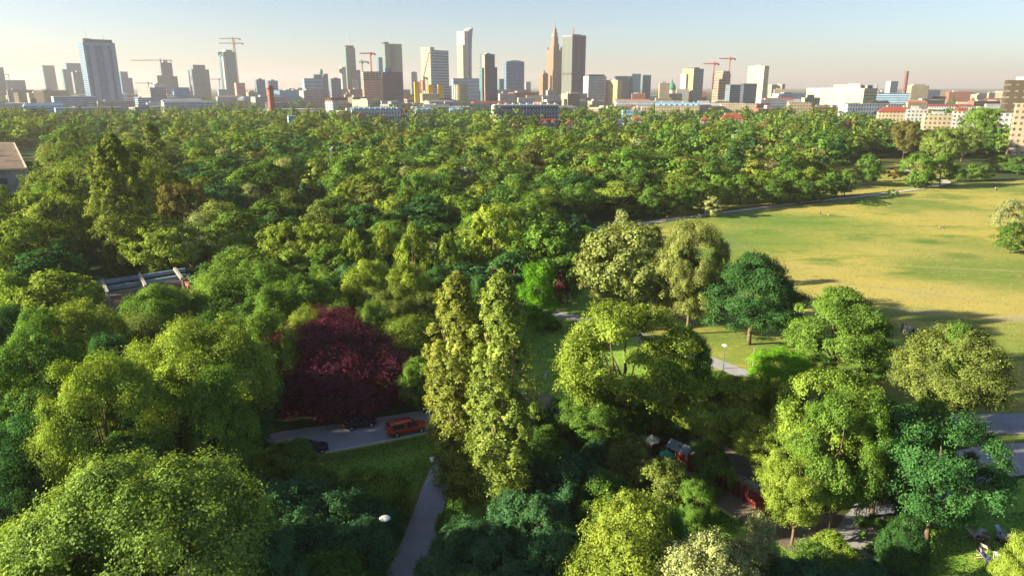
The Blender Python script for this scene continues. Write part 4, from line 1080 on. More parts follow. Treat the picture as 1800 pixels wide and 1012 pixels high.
B('teal-edged office block between the dark blue one and the pink-edged one', 1103, 1105, 1112, 134, 1920, 15, 'tealglass', name='office_block', depth=30)
B('blue block with pink top edge right of the dark blue block', 1108, 1110, 1125, 130, 1940, 12, 'blueglass', 'red', name='office_block', depth=30)
B('bright teal glass block, last of the cluster right of the golden cube', 1128, 1130, 1143, 132, 1950, 12, 'tealglass', 'teal', name='office_block', depth=30)
# domed church
p = at_y(1180, 165, 1650); rt = empty('domed_church', (p.x, 1650, 0), .2); tag(rt, 'church with a green copper dome and lantern', 'church')
zb = Block.z(158, 1650); zd = Block.z(148, 1650); k = 1650 / F
mb = MB(); mb.box(-13 * k, 13 * k, -20, 20, 0, zb - 8); mb.build('nave', FA('beige'), rt)
mb = MB(); mb.ngon(0, 0, 7 * k, 20, 0, zb); mb.build('drum', mat('church_stone', (.5, .44, .33)), rt)
mb = MB(); mb.loft([[(7.4 * k * math.cos(t) * math.cos(a), 7.4 * k * math.cos(t) * math.sin(a), zb + 12 * k * math.sin(t)) for a in [i * math.pi / 10 for i in range(20)]] for t in [j * 1.4 / 8 for j in range(9)]]); mb.build('dome', RF('green'), rt, True)
mb = MB(); mb.ngon(0, 0, 1.6 * k, 10, zb + 11.6 * k, zb + 14.5 * k); mb.ngon(0, 0, 1.4 * k, 10, zb + 14.5 * k, zb + 16.5 * k, r1=.2); mb.tube((0, 0, zb + 16 * k), (0, 0, zb + 20 * k), .4, .3, 5); mb.build('lantern', RF('green'), rt); LM.append(('green-domed church', 1180, 150))
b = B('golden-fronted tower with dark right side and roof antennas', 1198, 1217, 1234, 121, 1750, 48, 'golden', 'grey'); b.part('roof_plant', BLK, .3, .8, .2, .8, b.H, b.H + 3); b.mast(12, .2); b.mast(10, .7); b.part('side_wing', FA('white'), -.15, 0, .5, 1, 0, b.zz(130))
mb = MB(); W, D = b.W / 2, b.D / 2; mb.box(-W, W, -D - .6, -D - .02, 0, b.H); mb.build('painted_shade_face', FA('greyglass'), b.root); LM.append(('golden-fronted tower', 1213, 140))  # darker layer paints the shade of the right-hand face
b = B('unfinished concrete tower under the two red cranes', 1252, 1268, 1282, 130, 1800, 45, 'concrete_grid'); b.part('upper_floors', FA('concrete_grid'), .2, 1, .1, .9, b.H, b.zz(125)); LM.append(('unfinished tower', 1267, 140))
crane('left one of the two red cranes over the unfinished concrete tower', 1253, 109, 150, 1780, 19, 7, RED_ST, jibpy=113)
crane('right and taller one of the two red cranes over the concrete tower', 1281, 100, 135, 1820, 19, 8, RED_ST, jibpy=104)
b = B('pale yellow tower with dark narrow right side, rightmost tower', 1312, 1340, 1348, 116, 1650, 48, 'paleyellow', 'grey', plant=2); b.mast(6, .3); LM.append(('pale yellow tower', 1330, 130))
B('dark blue low block left of the pale yellow tower', 1302, 1307, 1329, 147, 1450, 20, 'darkglass', 'dark', name='office_block')
B('grey-blue low office block with beige flank before the concrete tower', 1275, 1283, 1301, 149, 1500, 35, 'greyglass', 'pale', name='office_block')
B('small beige block, left of two small far blocks', 1350, 1356, 1365, 149, 2300, 40, 'beige', name='apartment_block'); B('small beige block, right of two small far blocks', 1365, 1374, 1379, 148, 2300, 50, 'beige', name='apartment_block')
b = B('very long pale yellow slab building with roof boxes at the right', 1418, 1519, 1541, 157, 1050, 62, 'ribbon_yellow', 'pale', name='long_slab', parapet=True); LM.append(('long yellow slab', 1475, 170))
b.part('roof_plant', mat('plant_tan', (.42, .33, .22)), .25, .7, .3, .58, b.H, b.zz(149)); b.part('roof_plant', mat('plant_dark', (.2, .2, .2)), .3, .7, .02, .28, b.H, b.zz(150)); b.part('roof_plant', mat('plant_white', (.6, .58, .5)), .1, .25, .1, .3, b.H, b.zz(148))
B('low blue glass hall right of the long pale yellow slab', 1538, 1541, 1596, 164, 1250, 8, 'ribbon_blue', 'blue', name='hall', depth=40)
B('small white tower block with grey side behind the blue hall', 1556, 1564, 1576, 143, 1900, 40, 'white', name='apartment_block'); B('stub of a far thin chimney-like block', 1538, 1539, 1542, 147, 2600, 20, 'grey', name='apartment_block')
p = at_y(1589, 165, 1400); rt = empty('factory_chimney', (p.x, 1400, 0)); tag(rt, 'tall dark red-brown factory chimney', 'chimney'); zc = Block.z(127, 1400)
mb = MB(); mb.ngon(0, 0, 4.4, 16, 0, zc, r1=2.9); mb.build('shaft', mat('chimney_brick', (.16, .07, .06), .9), rt); mb = MB(); mb.ngon(0, 0, 3.2, 16, zc, zc + 1.5); mb.build('cap', BLK, rt); LM.append(('factory chimney', 1590, 145))
b = B('stepped beige block right of the factory chimney', 1593, 1602, 1630, 151, 1500, 25, 'beige', 'pale', name='office_block'); b.part('upper_floors', FA('beige'), .15, .85, .2, .8, b.H, b.zz(148))
# dark office building at the right edge
b = B('dark brown office building with rows of pale windows at the right edge', 1764, 1770, 1850, 141, 560, 8, 'brown', 'brown', name='office_building', depth=30); LM.append(('dark brown office building', 1785, 170))
b.part('roof_plant', mat('plant_white', (.6, .58, .5)), .2, .8, .1, .8, b.H, b.H + 2.2)
b = B('tall beige end wall standing in front of the dark brown office building', 1789, 1793, 1835, 182, 420, 10, 'beige', 'pale', name='apartment_block', depth=18); LM.append(('beige end wall', 1800, 200))
# nearer blocks of the park edge
b = Block('slab_block', 'white and blue slab block with rows of ribbon windows, in front of the skyline', 865, 870, 984, 186, 640, 6, None, 'building', 16); b.D = 16
b.body('ribbon_white', 'teal'); W, D = b.W / 2, b.D / 2
for k in range(5):
    z0 = b.H - 2.4 - k * 3.2
    if z0 < 0: break
    mb = MB()
    for i in range(22): xx = -W + .8 + i * (2 * W - 1.6) / 22; mb.box(xx, xx + (2 * W - 1.6) / 22 - .45, -D - .12, -D - .02, z0, z0 + 1.5)
    mb.build('window_row', mat('window_blue', (.04, .07, .14), .2), b.root)
mb = MB(); mb.box(-W, W, -D - .35, D, b.H, b.H + .7); mb.build('parapet', mat('plaster_white', (.46, .48, .50)), b.root)
mb = MB()
for i in range(9): mb.box(-W + 4 + i * 6.4, -W + 6 + i * 6.4, -2, 2, b.H + .7, b.H + 2)
mb.build('roof_hatches', mat('hatch_grey', (.4, .4, .42)), b.root); b.part('end_wall', mat('plaster_warm', (.44, .38, .31)), -.02, 0, 0, 1, 0, b.H)
LM.append(('white slab block', 925, 197))
def palace_row(label, x0, x1, py, Y, roof='blue', fac='palace_white', name='terrace_row', n=6, hh=2.5, dormers=True):
    b = B(label, x0, x0 + 1, x1, py, Y, 3, fac, roof, name=name, depth=13); b.pitched(roof, hh)
    if dormers:
        for i in range(n):
            fx = (i + .5) / n; mb = MB(); x = (fx - .5) * b.W; mb.box(x - 1, x + 1, -b.D / 2 - .1, -b.D / 2 + 3, b.H - .2, b.H + 1.9, 0, 1); mb.build('dormer', [mat('plaster_white', (.46, .48, .50)), RF(roof)], b.root)
    b.chimneys(max(2, n // 2), b.H + hh - 1, 2.4)
    return b
palace_row('long white-blue residential row with dormers, left of its shorter twin', 615, 702, 193, 760, 'blue', n=9); LM.append(('white-blue residential row', 660, 198))
palace_row('short white-blue row with dormers right of the red gabled houses', 728, 765, 194, 790, 'blue', n=4); palace_row('small white-blue row end behind the dark firs', 789, 812, 194, 790, 'blue', n=2)
palace_row('red-roofed gabled house row between the white-blue rows', 705, 730, 197, 800, 'red', n=3)
b = B('red pyramid-roofed house before the long white-blue row', 625, 627, 641, 204, 700, 10, 'cream', 'red', name='villa', depth=11); b.pitched('red', 4, 4)
palace_row('long building with light blue roof beside the purple beech', 1154, 1229, 186, 850, 'blue', 'cream', n=8, hh=3.5); LM.append(('blue-roofed long building', 1190, 190))
B('plain grey-blue shed wall left of the blue-roofed long building', 1094, 1096, 1128, 194, 800, 5, 'blue', 'grey', name='shed', depth=14); B('cream gable block between the grey-blue shed and the purple beech', 1128, 1130, 1142, 188, 800, 6, 'cream', 'pale', name='house', depth=16)
b = B('white-walled house with twin red gables near the slab block', 950, 952, 979, 217, 640, 8, 'white', 'red', name='house', depth=11)
b.pitched('red', 4, 1); 
for fx in (.25, .72):
    mb = MB(); x = (fx - .5) * b.W; mb.gable(-5, 2, -2, 2, b.H, 3, 0, .2, 0, 1); mb.v = [(x - yy, -b.D / 2 + 0.5 + xx * .6, zz) for xx, yy, zz in mb.v]; mb.build('gable', [RF('red'), mat('plaster_white', (.46, .48, .50))], b.root)
    mb = MB(); mb.box(x - .9, x + .9, -b.D / 2 - .1, -b.D / 2 - .01, b.H - 2.4, b.H - .8); mb.build('window', mat('window_blue', (.04, .07, .14), .2), b.root)
LM.append(('house with twin red gables', 965, 218))
b = B('small red-roofed house right of the twin-gabled one', 994, 996, 1010, 218, 640, 8, 'white', 'red', name='house', depth=10); b.pitched('red', 3, 1)
b = B('small white house with grey-blue tent roof among the trees', 1078, 1080, 1099, 219, 640, 8, 'white', 'pale', name='house', depth=10); b.pitched('pale', 4, 3); LM.append(('tent-roofed house', 1090, 222))
b = B('broad house with hipped red roof right of the columnar tree', 1270, 1273, 1310, 209, 680, 6, 'cream', 'red', name='villa', depth=16); b.pitched('red', 5, 5); b.chimneys(3, b.H + 3); LM.append(('red-roofed villa', 1290, 208))
b = B('small bright red-roofed house left of the hipped red-roofed villa', 1234, 1236, 1252, 212, 680, 6, 'white', 'red', name='house', depth=10); b.pitched('red', 3.5, 1)
b = B('tiny red-and-white house below the purple beech', 1114, 1116, 1130, 211, 680, 6, 'white', 'red', name='house', depth=10); b.pitched('red', 3, 1)
b = B('big red hipped-roof building with cream walls at the park edge', 1547, 1551, 1605, 197, 700, 10, 'cream', 'red', name='school', depth=18); b.pitched('red', 5, 6); b.chimneys(2, b.H + 4); LM.append(('big red-roofed building', 1575, 197))
B('white block with flat roof right of the big red hipped-roof building', 1598, 1602, 1634, 193, 640, 12, 'white', 'pale', name='house', depth=14, plant=1.2); B('long cream apartment row facing the park', 1628, 1634, 1678, 200, 560, 14, 'cream', 'pale', name='apartment_row', depth=14, plant=1.5)
b = B('white villa with red cap roof behind the cream apartment row', 1680, 1684, 1720, 196, 620, 12, 'white', 'pale', name='villa', depth=14); b.part('roof_cap', RF('red'), .15, .6, .1, .9, b.H, b.H + 3)
B('pale low house half hidden at the far right below the dark office', 1762, 1766, 1790, 199, 480, 8, 'white', 'grey', name='house', depth=10)
# left: grey-blue halls and the sunlit slab
B('narrow cream slab with windows lit by the sun at the far left', 23, 31, 37, 163, 1150, 55, 'cream', 'pale', name='apartment_block'); B('small warm block right of the narrow cream slab', 46, 50, 60, 173, 1100, 30, 'beige', 'pale', name='apartment_block')
B('long pale blue shed wall at the treeline below the big striped tower', 90, 92, 205, 190, 900, 4, 'blue', 'grey', name='shed', depth=30); B('wide grey-blue hall above the pale blue shed', 88, 92, 162, 170, 1250, 6, 'ribbon_blue', 'grey', name='hall', depth=50)
B('light blue building below the scaffolded grey tower', 305, 308, 332, 154, 1450, 12, 'blue', 'blue', name='office_block', depth=25); B('tan and grey block left of the scaffolded grey tower', 243, 264, 290, 154, 1500, 40, 'grey', 'pale', name='office_block'); B('blue-white long market hall right of the pale blue shed', 283, 285, 370, 180, 1000, 4, 'palace_white', 'blue', name='hall', depth=30)
b = B('light blue windowless box building rising out of the wood', 501, 503, 517, 204, 700, 8, 'blue', 'pale', name='utility_building', depth=9); b.mast(10, .5); b.part('side_wing', mat('plaster_blue', (.34, .44, .52)), 1, 1.2, .1, .9, 0, b.H * .8)
B('sunlit beige institute below the pink concrete building site', 618, 645, 668, 176, 1050, 40, 'cream', 'rust', name='institute', plant=1.5)
B('long beige crenellated building below the yellow site cabins', 738, 742, 772, 165, 1200, 10, 'cream', 'pale', name='institute', depth=20); B('dark blue-grey slab below the dark blue glass block', 667, 670, 700, 178, 1050, 8, 'blue', 'grey', name='apartment_block', depth=18)
B('long white palace-like row below the green-domed church', 1080, 1084, 1208, 178, 1100, 5, 'palace_white', 'grey', name='institute', depth=18)
B('white flat row right of the blue-roofed long building', 1268, 1270, 1330, 183, 1000, 4, 'cream', 'pale', name='terrace_row', depth=18); B('low cream house row under the long pale yellow slab', 1386, 1390, 1427, 180, 800, 12, 'beige', 'rust', name='terrace_row', depth=14)
B('long grey-white row in front of the long pale yellow slab', 1478, 1494, 1590, 183, 760, 30, 'palace_white', 'grey', name='terrace_row', depth=14)

# --- the low town in between, one building each
r3 = random.Random(21)
def free_spot(x, y, w, d):
    return not any(a - w / 2 < x < b_ + w / 2 and c - d < y < e + d for a, b_, c, e in RESERVED)
CITY = []
FACN = dict(cream='cream-walled', beige='beige', white='white', grey='grey', palace_white='white-blue', blue='pale blue', brick='brick-red', greyglass='grey glass', ribbon_blue='blue banded', golden='golden')
tries = 0
while len(CITY) < 185 and tries < 4000:
    tries += 1
    Yc = 850 + 1500 * r3.random() ** 1.1
    px = r3.uniform(-15, 1815); x = at_y(px, 160, Yc).x
    w = r3.uniform(28, 75); d = r3.uniform(13, 20)
    if not free_spot(x, Yc, w, d): continue
    left = px < 560
    fac = r3.choice(['blue', 'grey', 'palace_white', 'ribbon_blue', 'greyglass', 'cream'] if left and r3.random() < .7 else ['cream', 'beige', 'white', 'palace_white', 'cream', 'beige', 'grey', 'brick'])
    hgt = r3.choice([12, 14, 16, 18, 21]) if Yc < 1400 else r3.choice([14, 18, 22, 28, 34])
    if r3.random() < .08: hgt += 14; w *= .5; d = w
    pitched = r3.random() < .42 and hgt < 22
    roof = r3.choice(['red', 'rust', 'grey', 'red']) if pitched else r3.choice(['grey', 'pale', 'dark', 'white'])
    if pitched and left: roof = r3.choice(['grey', 'blue', 'rust'])
    phi = r3.choice([6, 12, 25, 40, 60])
    wpx = w * F / Yc; 
    b = Block('town_house' if pitched else 'town_block', None, px - wpx * .5, px - wpx * .5 + max(1.5, wpx * .3 * math.sin(R(phi))), px + wpx * .5, Block.z and 160, Yc, phi, None, 'building', d)
    b.D = min(b.D, 34); b.H = hgt
    b.body(fac, roof)
    if pitched: b.pitched(roof, r3.uniform(2.5, 4.5), r3.choice([0, 3])); 
    elif r3.random() < .7: b.plant(r3.uniform(2, 4), (.2, .2 + r3.uniform(.15, .5)), (.3, .7))
    CITY.append((b.root, px, to_px((b.root.location.x, b.root.location.y, hgt))[1], FACN[fac] + (' ' + dict(red='red', rust='rusty', grey='grey', blue='blue')[roof] + '-roofed row' if pitched else ' flat-roofed block'), w))

# ------------------------------------------------------------------ buildings inside the park
def outline(name, label, pxpoly, ztop, z0, mwall, mroof, cat='building', zfn=None):
    P = [at_z(x, y, ztop) for x, y in pxpoly]
    c = sum(P, Vector((0, 0, 0))) / len(P)
    area = sum(P[i].x * P[(i + 1) % len(P)].y - P[(i + 1) % len(P)].x * P[i].y for i in range(len(P)))
    if area < 0: P.reverse()
    root = empty(name, (c.x, c.y, 0)); tag(root, label, cat)
    poly = [(p.x - c.x, p.y - c.y) for p in P]
    mb = MB(); mb.prism(poly, z0, ztop - .25); mb.build('wall', mwall, root)
    big = [(x * 1.01 + (0.4 if x > 0 else -0.4), y * 1.01 + (.4 if y > 0 else -.4)) for x, y in poly]
    mb = MB(); mb.prism(big, ztop - .25, ztop); mb.build('roof', mroof, root)
    return root, c, poly
CONC = mat('stained_concrete', (.34, .36, .36), .9, var=.35, scale=.25)
OLDROOF = ground_material('old_roofing', ((.20, .13, .10), (.13, .095, .08), (.25, .18, .14), (.10, .13, .06)), (.08, .4, 1.6))
rt, c, poly = outline('concrete_hall', 'large grey concrete hall with flat worn roof, cut by the left edge', [(-130, 303), (47, 297), (25, 252), (-130, 252)], 10.6, 0, CONC, OLDROOF)
LM.append(('grey concrete hall', 25, 300))
for fx in (.2, .45, .7):
    mb = MB(); a, b2 = Vector((*poly[0], 0)), Vector((*poly[1], 0))
    p = a.lerp(b2, fx); mb.box(p.x - 3, p.x + 3, p.y - .35, p.y - .05, 5.2, 7.4); mb.build('window_band', mat('window_blue', (.04, .07, .14), .2), rt)
mb = MB()
for i in range(len(poly)):
    a, b2 = poly[i], poly[(i + 1) % len(poly)]; mb.bar((a[0], a[1], 10.85), (b2[0], b2[1], 10.85), .5, .5)
mb.build('parapet', mat('plaster_warm', (.44, .38, .31)), rt)
# ruined roof with steel frames
rt, c, poly = outline('ruined_pavilion', 'ruined flat-roofed pavilion with blue-grey steel girders above its roof, among the trees', [(140, 523), (335, 486), (372, 506), (205, 552)], 5.0, 0, mat('dark_glazing', (.05, .06, .08), .5), OLDROOF)
LM.append(('ruined flat-roofed pavilion', 255, 515))
GIR = mat('girder_blue', (.20, .30, .37), .7, var=.25, scale=.6); RUST = mat('rusty_truss', (.34, .11, .07), .85, var=.3)
def loc(px, py, z): p = at_z(px, py, z); return Vector((p.x - c.x, p.y - c.y, z))
for (a, b2) in (((158, 512), (334, 484)), ((163, 499), (326, 474))):
    mb = MB(); p, q = loc(*a, 6.6), loc(*b2, 6.6); mb.bar(p, q, .35, .7); mb.build('girder', GIR, rt)
    mb = MB(); p, q = p - Vector((0, 0, .9)), q - Vector((0, 0, .9)); mb.bar(p, q, .2, .2); mb.build('lower_chord', GIR, rt)
for (x0, y0, x1, y1) in ((179, 493, 189, 515), (245, 482, 256, 503), (307, 472, 320, 490)):
    mb = MB(); p, q = loc(x0, y0, 7.3), loc(x1, y1, 7.3); mb.bar(p, q, .5, .5); mb.build('cross_beam', mat('timber_grey', (.30, .28, .24)), rt)
    for e in (p, q):
        mb = MB(); mb.bar((e.x, e.y, 4.9), (e.x, e.y, 7.1), .3, .3); mb.build('post', mat('timber_grey', (.30, .28, .24)), rt)
for (x0, y0, x1, y1) in ((321, 492, 333, 505), (347, 491, 363, 503)):
    mb = MB(); mb.bar(loc(x0, y0, 5.6), loc(x1, y1, 5.6), .4, .8); mb.build('rusty_truss', RUST, rt)
mb = MB(); p, q = loc(205, 552, 2.0), loc(372, 506, 2.0)
# hut with white roof
rt, c, poly = outline('white_roofed_hut', 'low hut with a bright white sheet roof half hidden by trees', [(310, 405), (338, 402), (378, 427), (340, 446)], 5.0, 0, mat('timber_dark', (.12, .10, .08)), mat('sheet_white', (.62, .66, .68), .5, var=.06))
LM.append(('white-roofed hut', 350, 422))
mb = MB(); mb.bar(loc(322, 392, 5.4), loc(352, 412, 5.4), 1.6, .5); mb.build('ridge_cap', mat('roof_slate', (.18, .16, .18)), rt)
b = Block('timber_house', 'small house with grey-blue pitched roof in the middle of the wood', 803, 806, 830, 312, 262, 12, None, 'building', 7); b.body('beige', 'dark'); b.pitched('dark', 2.6, 0); b.chimneys(1, b.H + 2, 1.4); LM.append(('grey-roofed timber house', 817, 312))
b.part('porch_roof', RF('pale'), .3, 1.0, -.5, -.05, b.H - 2.6, b.H - 2.4)
b = Block('kiosk', 'small white kiosk among the trees right of the concrete hall, left of two', 95, 96, 103, 276, 345, 12, None, 'kiosk', 4); b.body('white', 'white'); b = Block('kiosk', 'small white kiosk among the trees right of the concrete hall, right of two', 114, 115, 121, 276, 345, 12, None, 'kiosk', 4); b.body('white', 'white')

for i, (px, py0, py1) in enumerate(((583, 263, 300), (586, 260, 300))):
    b0 = at_y(px, py1, 330); rt = empty('floodlight_mast', (b0.x, 330, 0)); tag(rt, ('shorter' if i == 0 else 'taller') + ' of two thin white masts right of the blue spruces', 'mast', 'pair of thin masts')
    z1 = Block.z(py0, 330); mb = MB(); mb.tube((0, 0, 0), (0, 0, z1), .22, .14, 6); mb.build('pole', mat('white_metal', (.7, .72, .74), .5), rt); mb = MB(); mb.box(-.5, .5, -.3, .3, z1, z1 + .4); mb.build('lamp_box', mat('white_metal', (.7, .72, .74), .5), rt)

# ------------------------------------------------------------------ cars
GLASSM = mat('car_glass', (.03, .04, .05), .12, spec=.8, var=.02); TYRE = mat('tyre_rubber', (.02, .02, .02), .9); RIM = mat('alloy', (.55, .56, .58), .35, .7); CHROME = mat('chrome', (.6, .6, .62), .25, .9)
LAMPW = mat('headlamp_glass', (.75, .75, .7), .15); LAMPR = mat('tail_lamp', (.35, .02, .02), .2); PLATE = mat('number_plate', (.7, .7, .68))
def ring(x, hw, z0, z1, crown=.0, tuck=.06):
    return [Vector((x, y, z)) for y, z in ((-hw + tuck, z0), (-hw, z0 + (z1 - z0) * .35), (-hw, z0 + (z1 - z0) * .75), (-hw + .07, z1), (0, z1 + crown), (hw - .07, z1), (hw, z0 + (z1 - z0) * .75), (hw, z0 + (z1 - z0) * .35), (hw - tuck, z0))]
def wheel(root, x, y, r, w=.22):
    mb = MB(); s = 1 if y > 0 else -1
    mb.tube((x, y - s * w / 2, r), (x, y + s * w / 2, r), r, r, 20); o = mb.build('wheel', TYRE, root)
    mb = MB(); mb.tube((x, y + s * w * .42, r), (x, y + s * (w / 2 + .02), r), r * .62, r * .55, 14)
    for k in range(5):
        a = k * 2 * math.pi / 5; mb.bar((x, y + s * (w / 2 + .03), r), (x + math.cos(a) * r * .55, y + s * (w / 2 + .03), r + math.sin(a) * r * .55), .06, .04)
    mb.build('rim', RIM, o)
def car(label, px, py, ang, L, Wd, Hh, paint, pickup=False):
    p = at_z(px, py, 0); root = empty('pickup_truck' if pickup else 'parked_car', (p.x, p.y, .03), ang)
    tag(root, label, 'car', 'cars parked on the park road')
    hw = Wd / 2; h = L / 2; gz = .32 if not pickup else .45; belt = Hh * .60
    PA = mat('paint_' + paint[0], paint[1], .25, .25, var=.03, spec=.6)
    st = [(-h, .78, gz + .12, belt - .12), (-h + .12, .93, gz, belt - .04), (-h * .6, 1, gz - .02, belt), (0, 1, gz - .02, belt), (h * .42, 1, gz - .02, belt - .01), (h * .72, .97, gz, belt - .09), (h - .12, .88, gz + .03, belt - .2), (h, .72, gz + .12, belt - .3)]
    mb = MB(); mb.loft([ring(x, hw * f, a, b2, .03) for x, f, a, b2 in st]); body = mb.build('body', PA, root, True)
    m = body.modifiers.new('bevel', 'BEVEL'); m.width = .04; m.segments = 2; m.limit_method = 'ANGLE'
    # greenhouse
    if pickup: cab = [(-h + .10, .84, .88), (-h + .35, .90, 1.0), (-.35, .90, 1.0), (-.3, .92, 1.06), (h * .1, .92, 1.06), (h * .22, .90, 1.0), (h * .47, .86, .62)]
    else: cab = [(-h + .18, .80, .66), (-h * .62, .84, .95), (-h * .25, .86, 1.0), (h * .05, .86, .985), (h * .45, .84, .62)]
    gl = []
    for x, f, t in cab:
        zt = belt - .03 + (Hh - belt) * max(0, (t - .6) / .4 if not pickup else (t - .6) / .46)
        gl.append([Vector((x, y, z)) for y, z in ((-hw * f - .02, belt - .05), (-hw * f * .84 - .0, zt), (0, zt + .02), (hw * f * .84, zt), (hw * f + .02, belt - .05))])
    mb = MB(); mb.loft(gl); mb.build('windows', GLASSM, root, False)
    # roof skin and pillars in paint
    mb = MB()
    sel = gl[1:-1]
    mb.loft([[g[1] + Vector((0, .03, .01)), g[1] + Vector((0, .0, .05)), g[2] + Vector((0, 0, .06)), g[3] + Vector((0, 0, .05)), g[3] + Vector((0, -.03, .01))] for g in sel]); mb.build('roof', PA, root, True)
    for s in (0, 1):
        idx = range(len(gl))
        for k in idx:
            g = gl[k]; a, b2 = (g[0], g[1]) if s == 0 else (g[4], g[3])
            o = Vector((0, -.02 if s == 0 else .02, 0)); mb = MB()
            wdt = .55 if (pickup and k in (1, 2)) else .09
            mb.bar(a + o, b2 + o, .05, wdt); mb.build('pillar', PA, root)
    if pickup:
        for s in (-1, 1):
            mb = MB(); mb.bar((-h + .3, s * hw * .87, Hh - .03), (-.5, s * hw * .87, Hh - .03), .05, .07); mb.build('roof_rail', CHROME, root)
        mb = MB(); mb.box(-h - .06, -h + .02, -hw * .8, hw * .8, gz + .05, gz + .22); mb.build('bumper', CHROME, root)
    r = .38 if pickup else .32
    for sx in (-1, 1):
        for sy in (-1, 1): wheel(root, sx * L * .30, sy * (hw - .07), r)
    for sy in (-1, 1):
        mb = MB(); mb.box(h - .16, h - .01, sy * hw * .62 - .16, sy * hw * .62 + .16, belt - .42, belt - .26); mb.build('headlight', LAMPW, root)
        mb = MB(); mb.box(-h - .01, -h + .1, sy * hw * .70 - .1, sy * hw * .70 + .1, belt - .38, belt - .1); mb.build('tail_light', LAMPR, root)
        mb = MB(); mb.box(h * .38, h * .38 + .12, sy * (hw + .1) - .08, sy * (hw + .1) + .08, belt, belt + .14); mb.build('wing_mirror', PA, root)
        for dx in (-.05, L * .17):
            mb = MB(); mb.box(dx, dx + .16, sy * (hw + .012) - .012, sy * (hw + .012) + .012, belt - .18, belt - .14); mb.build('door_handle', CHROME, root)
    mb = MB(); mb.box(-h - .02, -h + .02, -.26, .26, gz + .2, gz + .31); mb.build('number_plate', PLATE, root)
    return root
a0, a1 = at_z(566, 797), at_z(766, 757); ra = math.atan2(a1.y - a0.y, a1.x - a0.x)
car('orange-red pickup truck with canopy parked on the road under the copper beech', 716, 760, ra, 5.3, 1.9, 1.76, ('orange', (.55, .075, .02)), True)
car('black hatchback parked at the far kerb behind the orange pickup', 633, 749, ra + .02, 4.25, 1.78, 1.46, ('black', (.012, .014, .02)))
car('dark blue car almost hidden by the shrubs at the road bend', 545, 795, ra - .05, 4.4, 1.8, 1.45, ('navy', (.012, .018, .045)))
LM.append(('orange pickup truck', 716, 752))

# ------------------------------------------------------------------ street furniture
WM = mat('lamp_white', (.75, .76, .74), .4, var=.03); GRN = mat('post_green', (.05, .16, .13), .5)
def lamp(label, px, py, hgt, head=True, pale=False):
    p = at_z(px, py); root = empty('street_lamp', (p.x, p.y, 0)); tag(root, label, 'street lamp', 'lamps along the park paths')
    M_ = mat('post_grey', (.32, .33, .33), .6) if pale else GRN
    mb = MB(); mb.tube((0, 0, -.05), (0, 0, .9), .09, .09, 10); mb.tube((0, 0, .9), (0, 0, hgt - .25), .05, .04, 8); mb.tube((0, 0, 0), (0, 0, .06), .17, .17, 12); mb.build('post', M_, root)
    if head:
        mb = MB(); mb.ngon(0, 0, .17, 16, hgt - .35, hgt - .12, r1=.22); mb.build('lantern', mat('opal_glass', (.6, .6, .55), .3), root)
        mb = MB(); mb.ngon(0, 0, .50, 24, hgt - .12, hgt - .03, r1=.34); mb.ngon(0, 0, .34, 24, hgt - .03, hgt + .03, r1=.1); mb.build('shade', WM, root)
    return root
lamp('street lamp with round white disc head beside the straight footpath', 681, 992, 5.0)
lamp('street lamp with white head standing beside the park path in front of the planes', 1271, 648, 4.0)
lamp('bare grey lamp post without a head beside the park path', 1322, 653, 4.2, False, True)
lamp('short bare post at the lower end of the red fence', 1362, 938, 2.6, False, True)
LM.append(('white disc street lamp', 678, 930))
p = at_z(768, 832); root = empty('notice_board', (p.x, p.y, 0), .15); tag(root, 'flat white board on two posts at the top of the straight footpath', 'sign board')
mb = MB(); mb.prism([(-.72, -.38), (.72, -.38), (.72, .38), (-.72, .38)], 1.72, 1.8, ztop=[1.75, 1.75, 1.95, 1.95]); mb.build('board', WM, root)
for s in (-1, 1):
    mb = MB(); mb.bar((s * .5, 0, 0), (s * .5, 0, 1.74), .08, .08); mb.build('post', GRN, root)

# red fence
FR = mat('fence_red', (.24, .035, .035), .75, var=.35, scale=3); FR2 = mat('fence_red_dark', (.20, .03, .03), .75, var=.3)
F0, F1 = at_z(1192, 810), at_z(1352, 908)
fd = (F1 - F0); n = 16; Lf = fd.length; fa = math.atan2(fd.y, fd.x)
root = empty('plank_fence', (F0.x, F0.y, 0), fa); tag(root, 'long red vertical-plank fence running beside the dirt path', 'fence'); LM.append(('red plank fence', 1270, 855))
for i in range(n):
    x0, x1 = Lf * i / n + .08, Lf * (i + 1) / n - .08
    mb = MB(); k = int((x1 - x0) / .17); yy = .12 * math.sin(i * 1.9)
    for j in range(k):
        x = x0 + j * (x1 - x0) / k; mb.box(x, x + .13, -.02 + yy * j / k, .02 + yy * j / k, .1, 1.75 + .08 * random.Random(i * 50 + j).random())
    mb.build('plank_panel', FR, root)
    for zr in (.5, 1.4):
        mb = MB(); mb.bar((x0, .06, zr), (x1, .06 + yy, zr), .05, .08); mb.build('rail', FR2, root)
for i in range(n + 1):
    mb = MB(); x = Lf * i / n; mb.box(x - .07, x + .07, -.07, .07, 0, 1.95); mb.build('post', FR2, root)
fn = Vector((-math.sin(fa), math.cos(fa), 0))
if fn.y < 0: fn = -fn
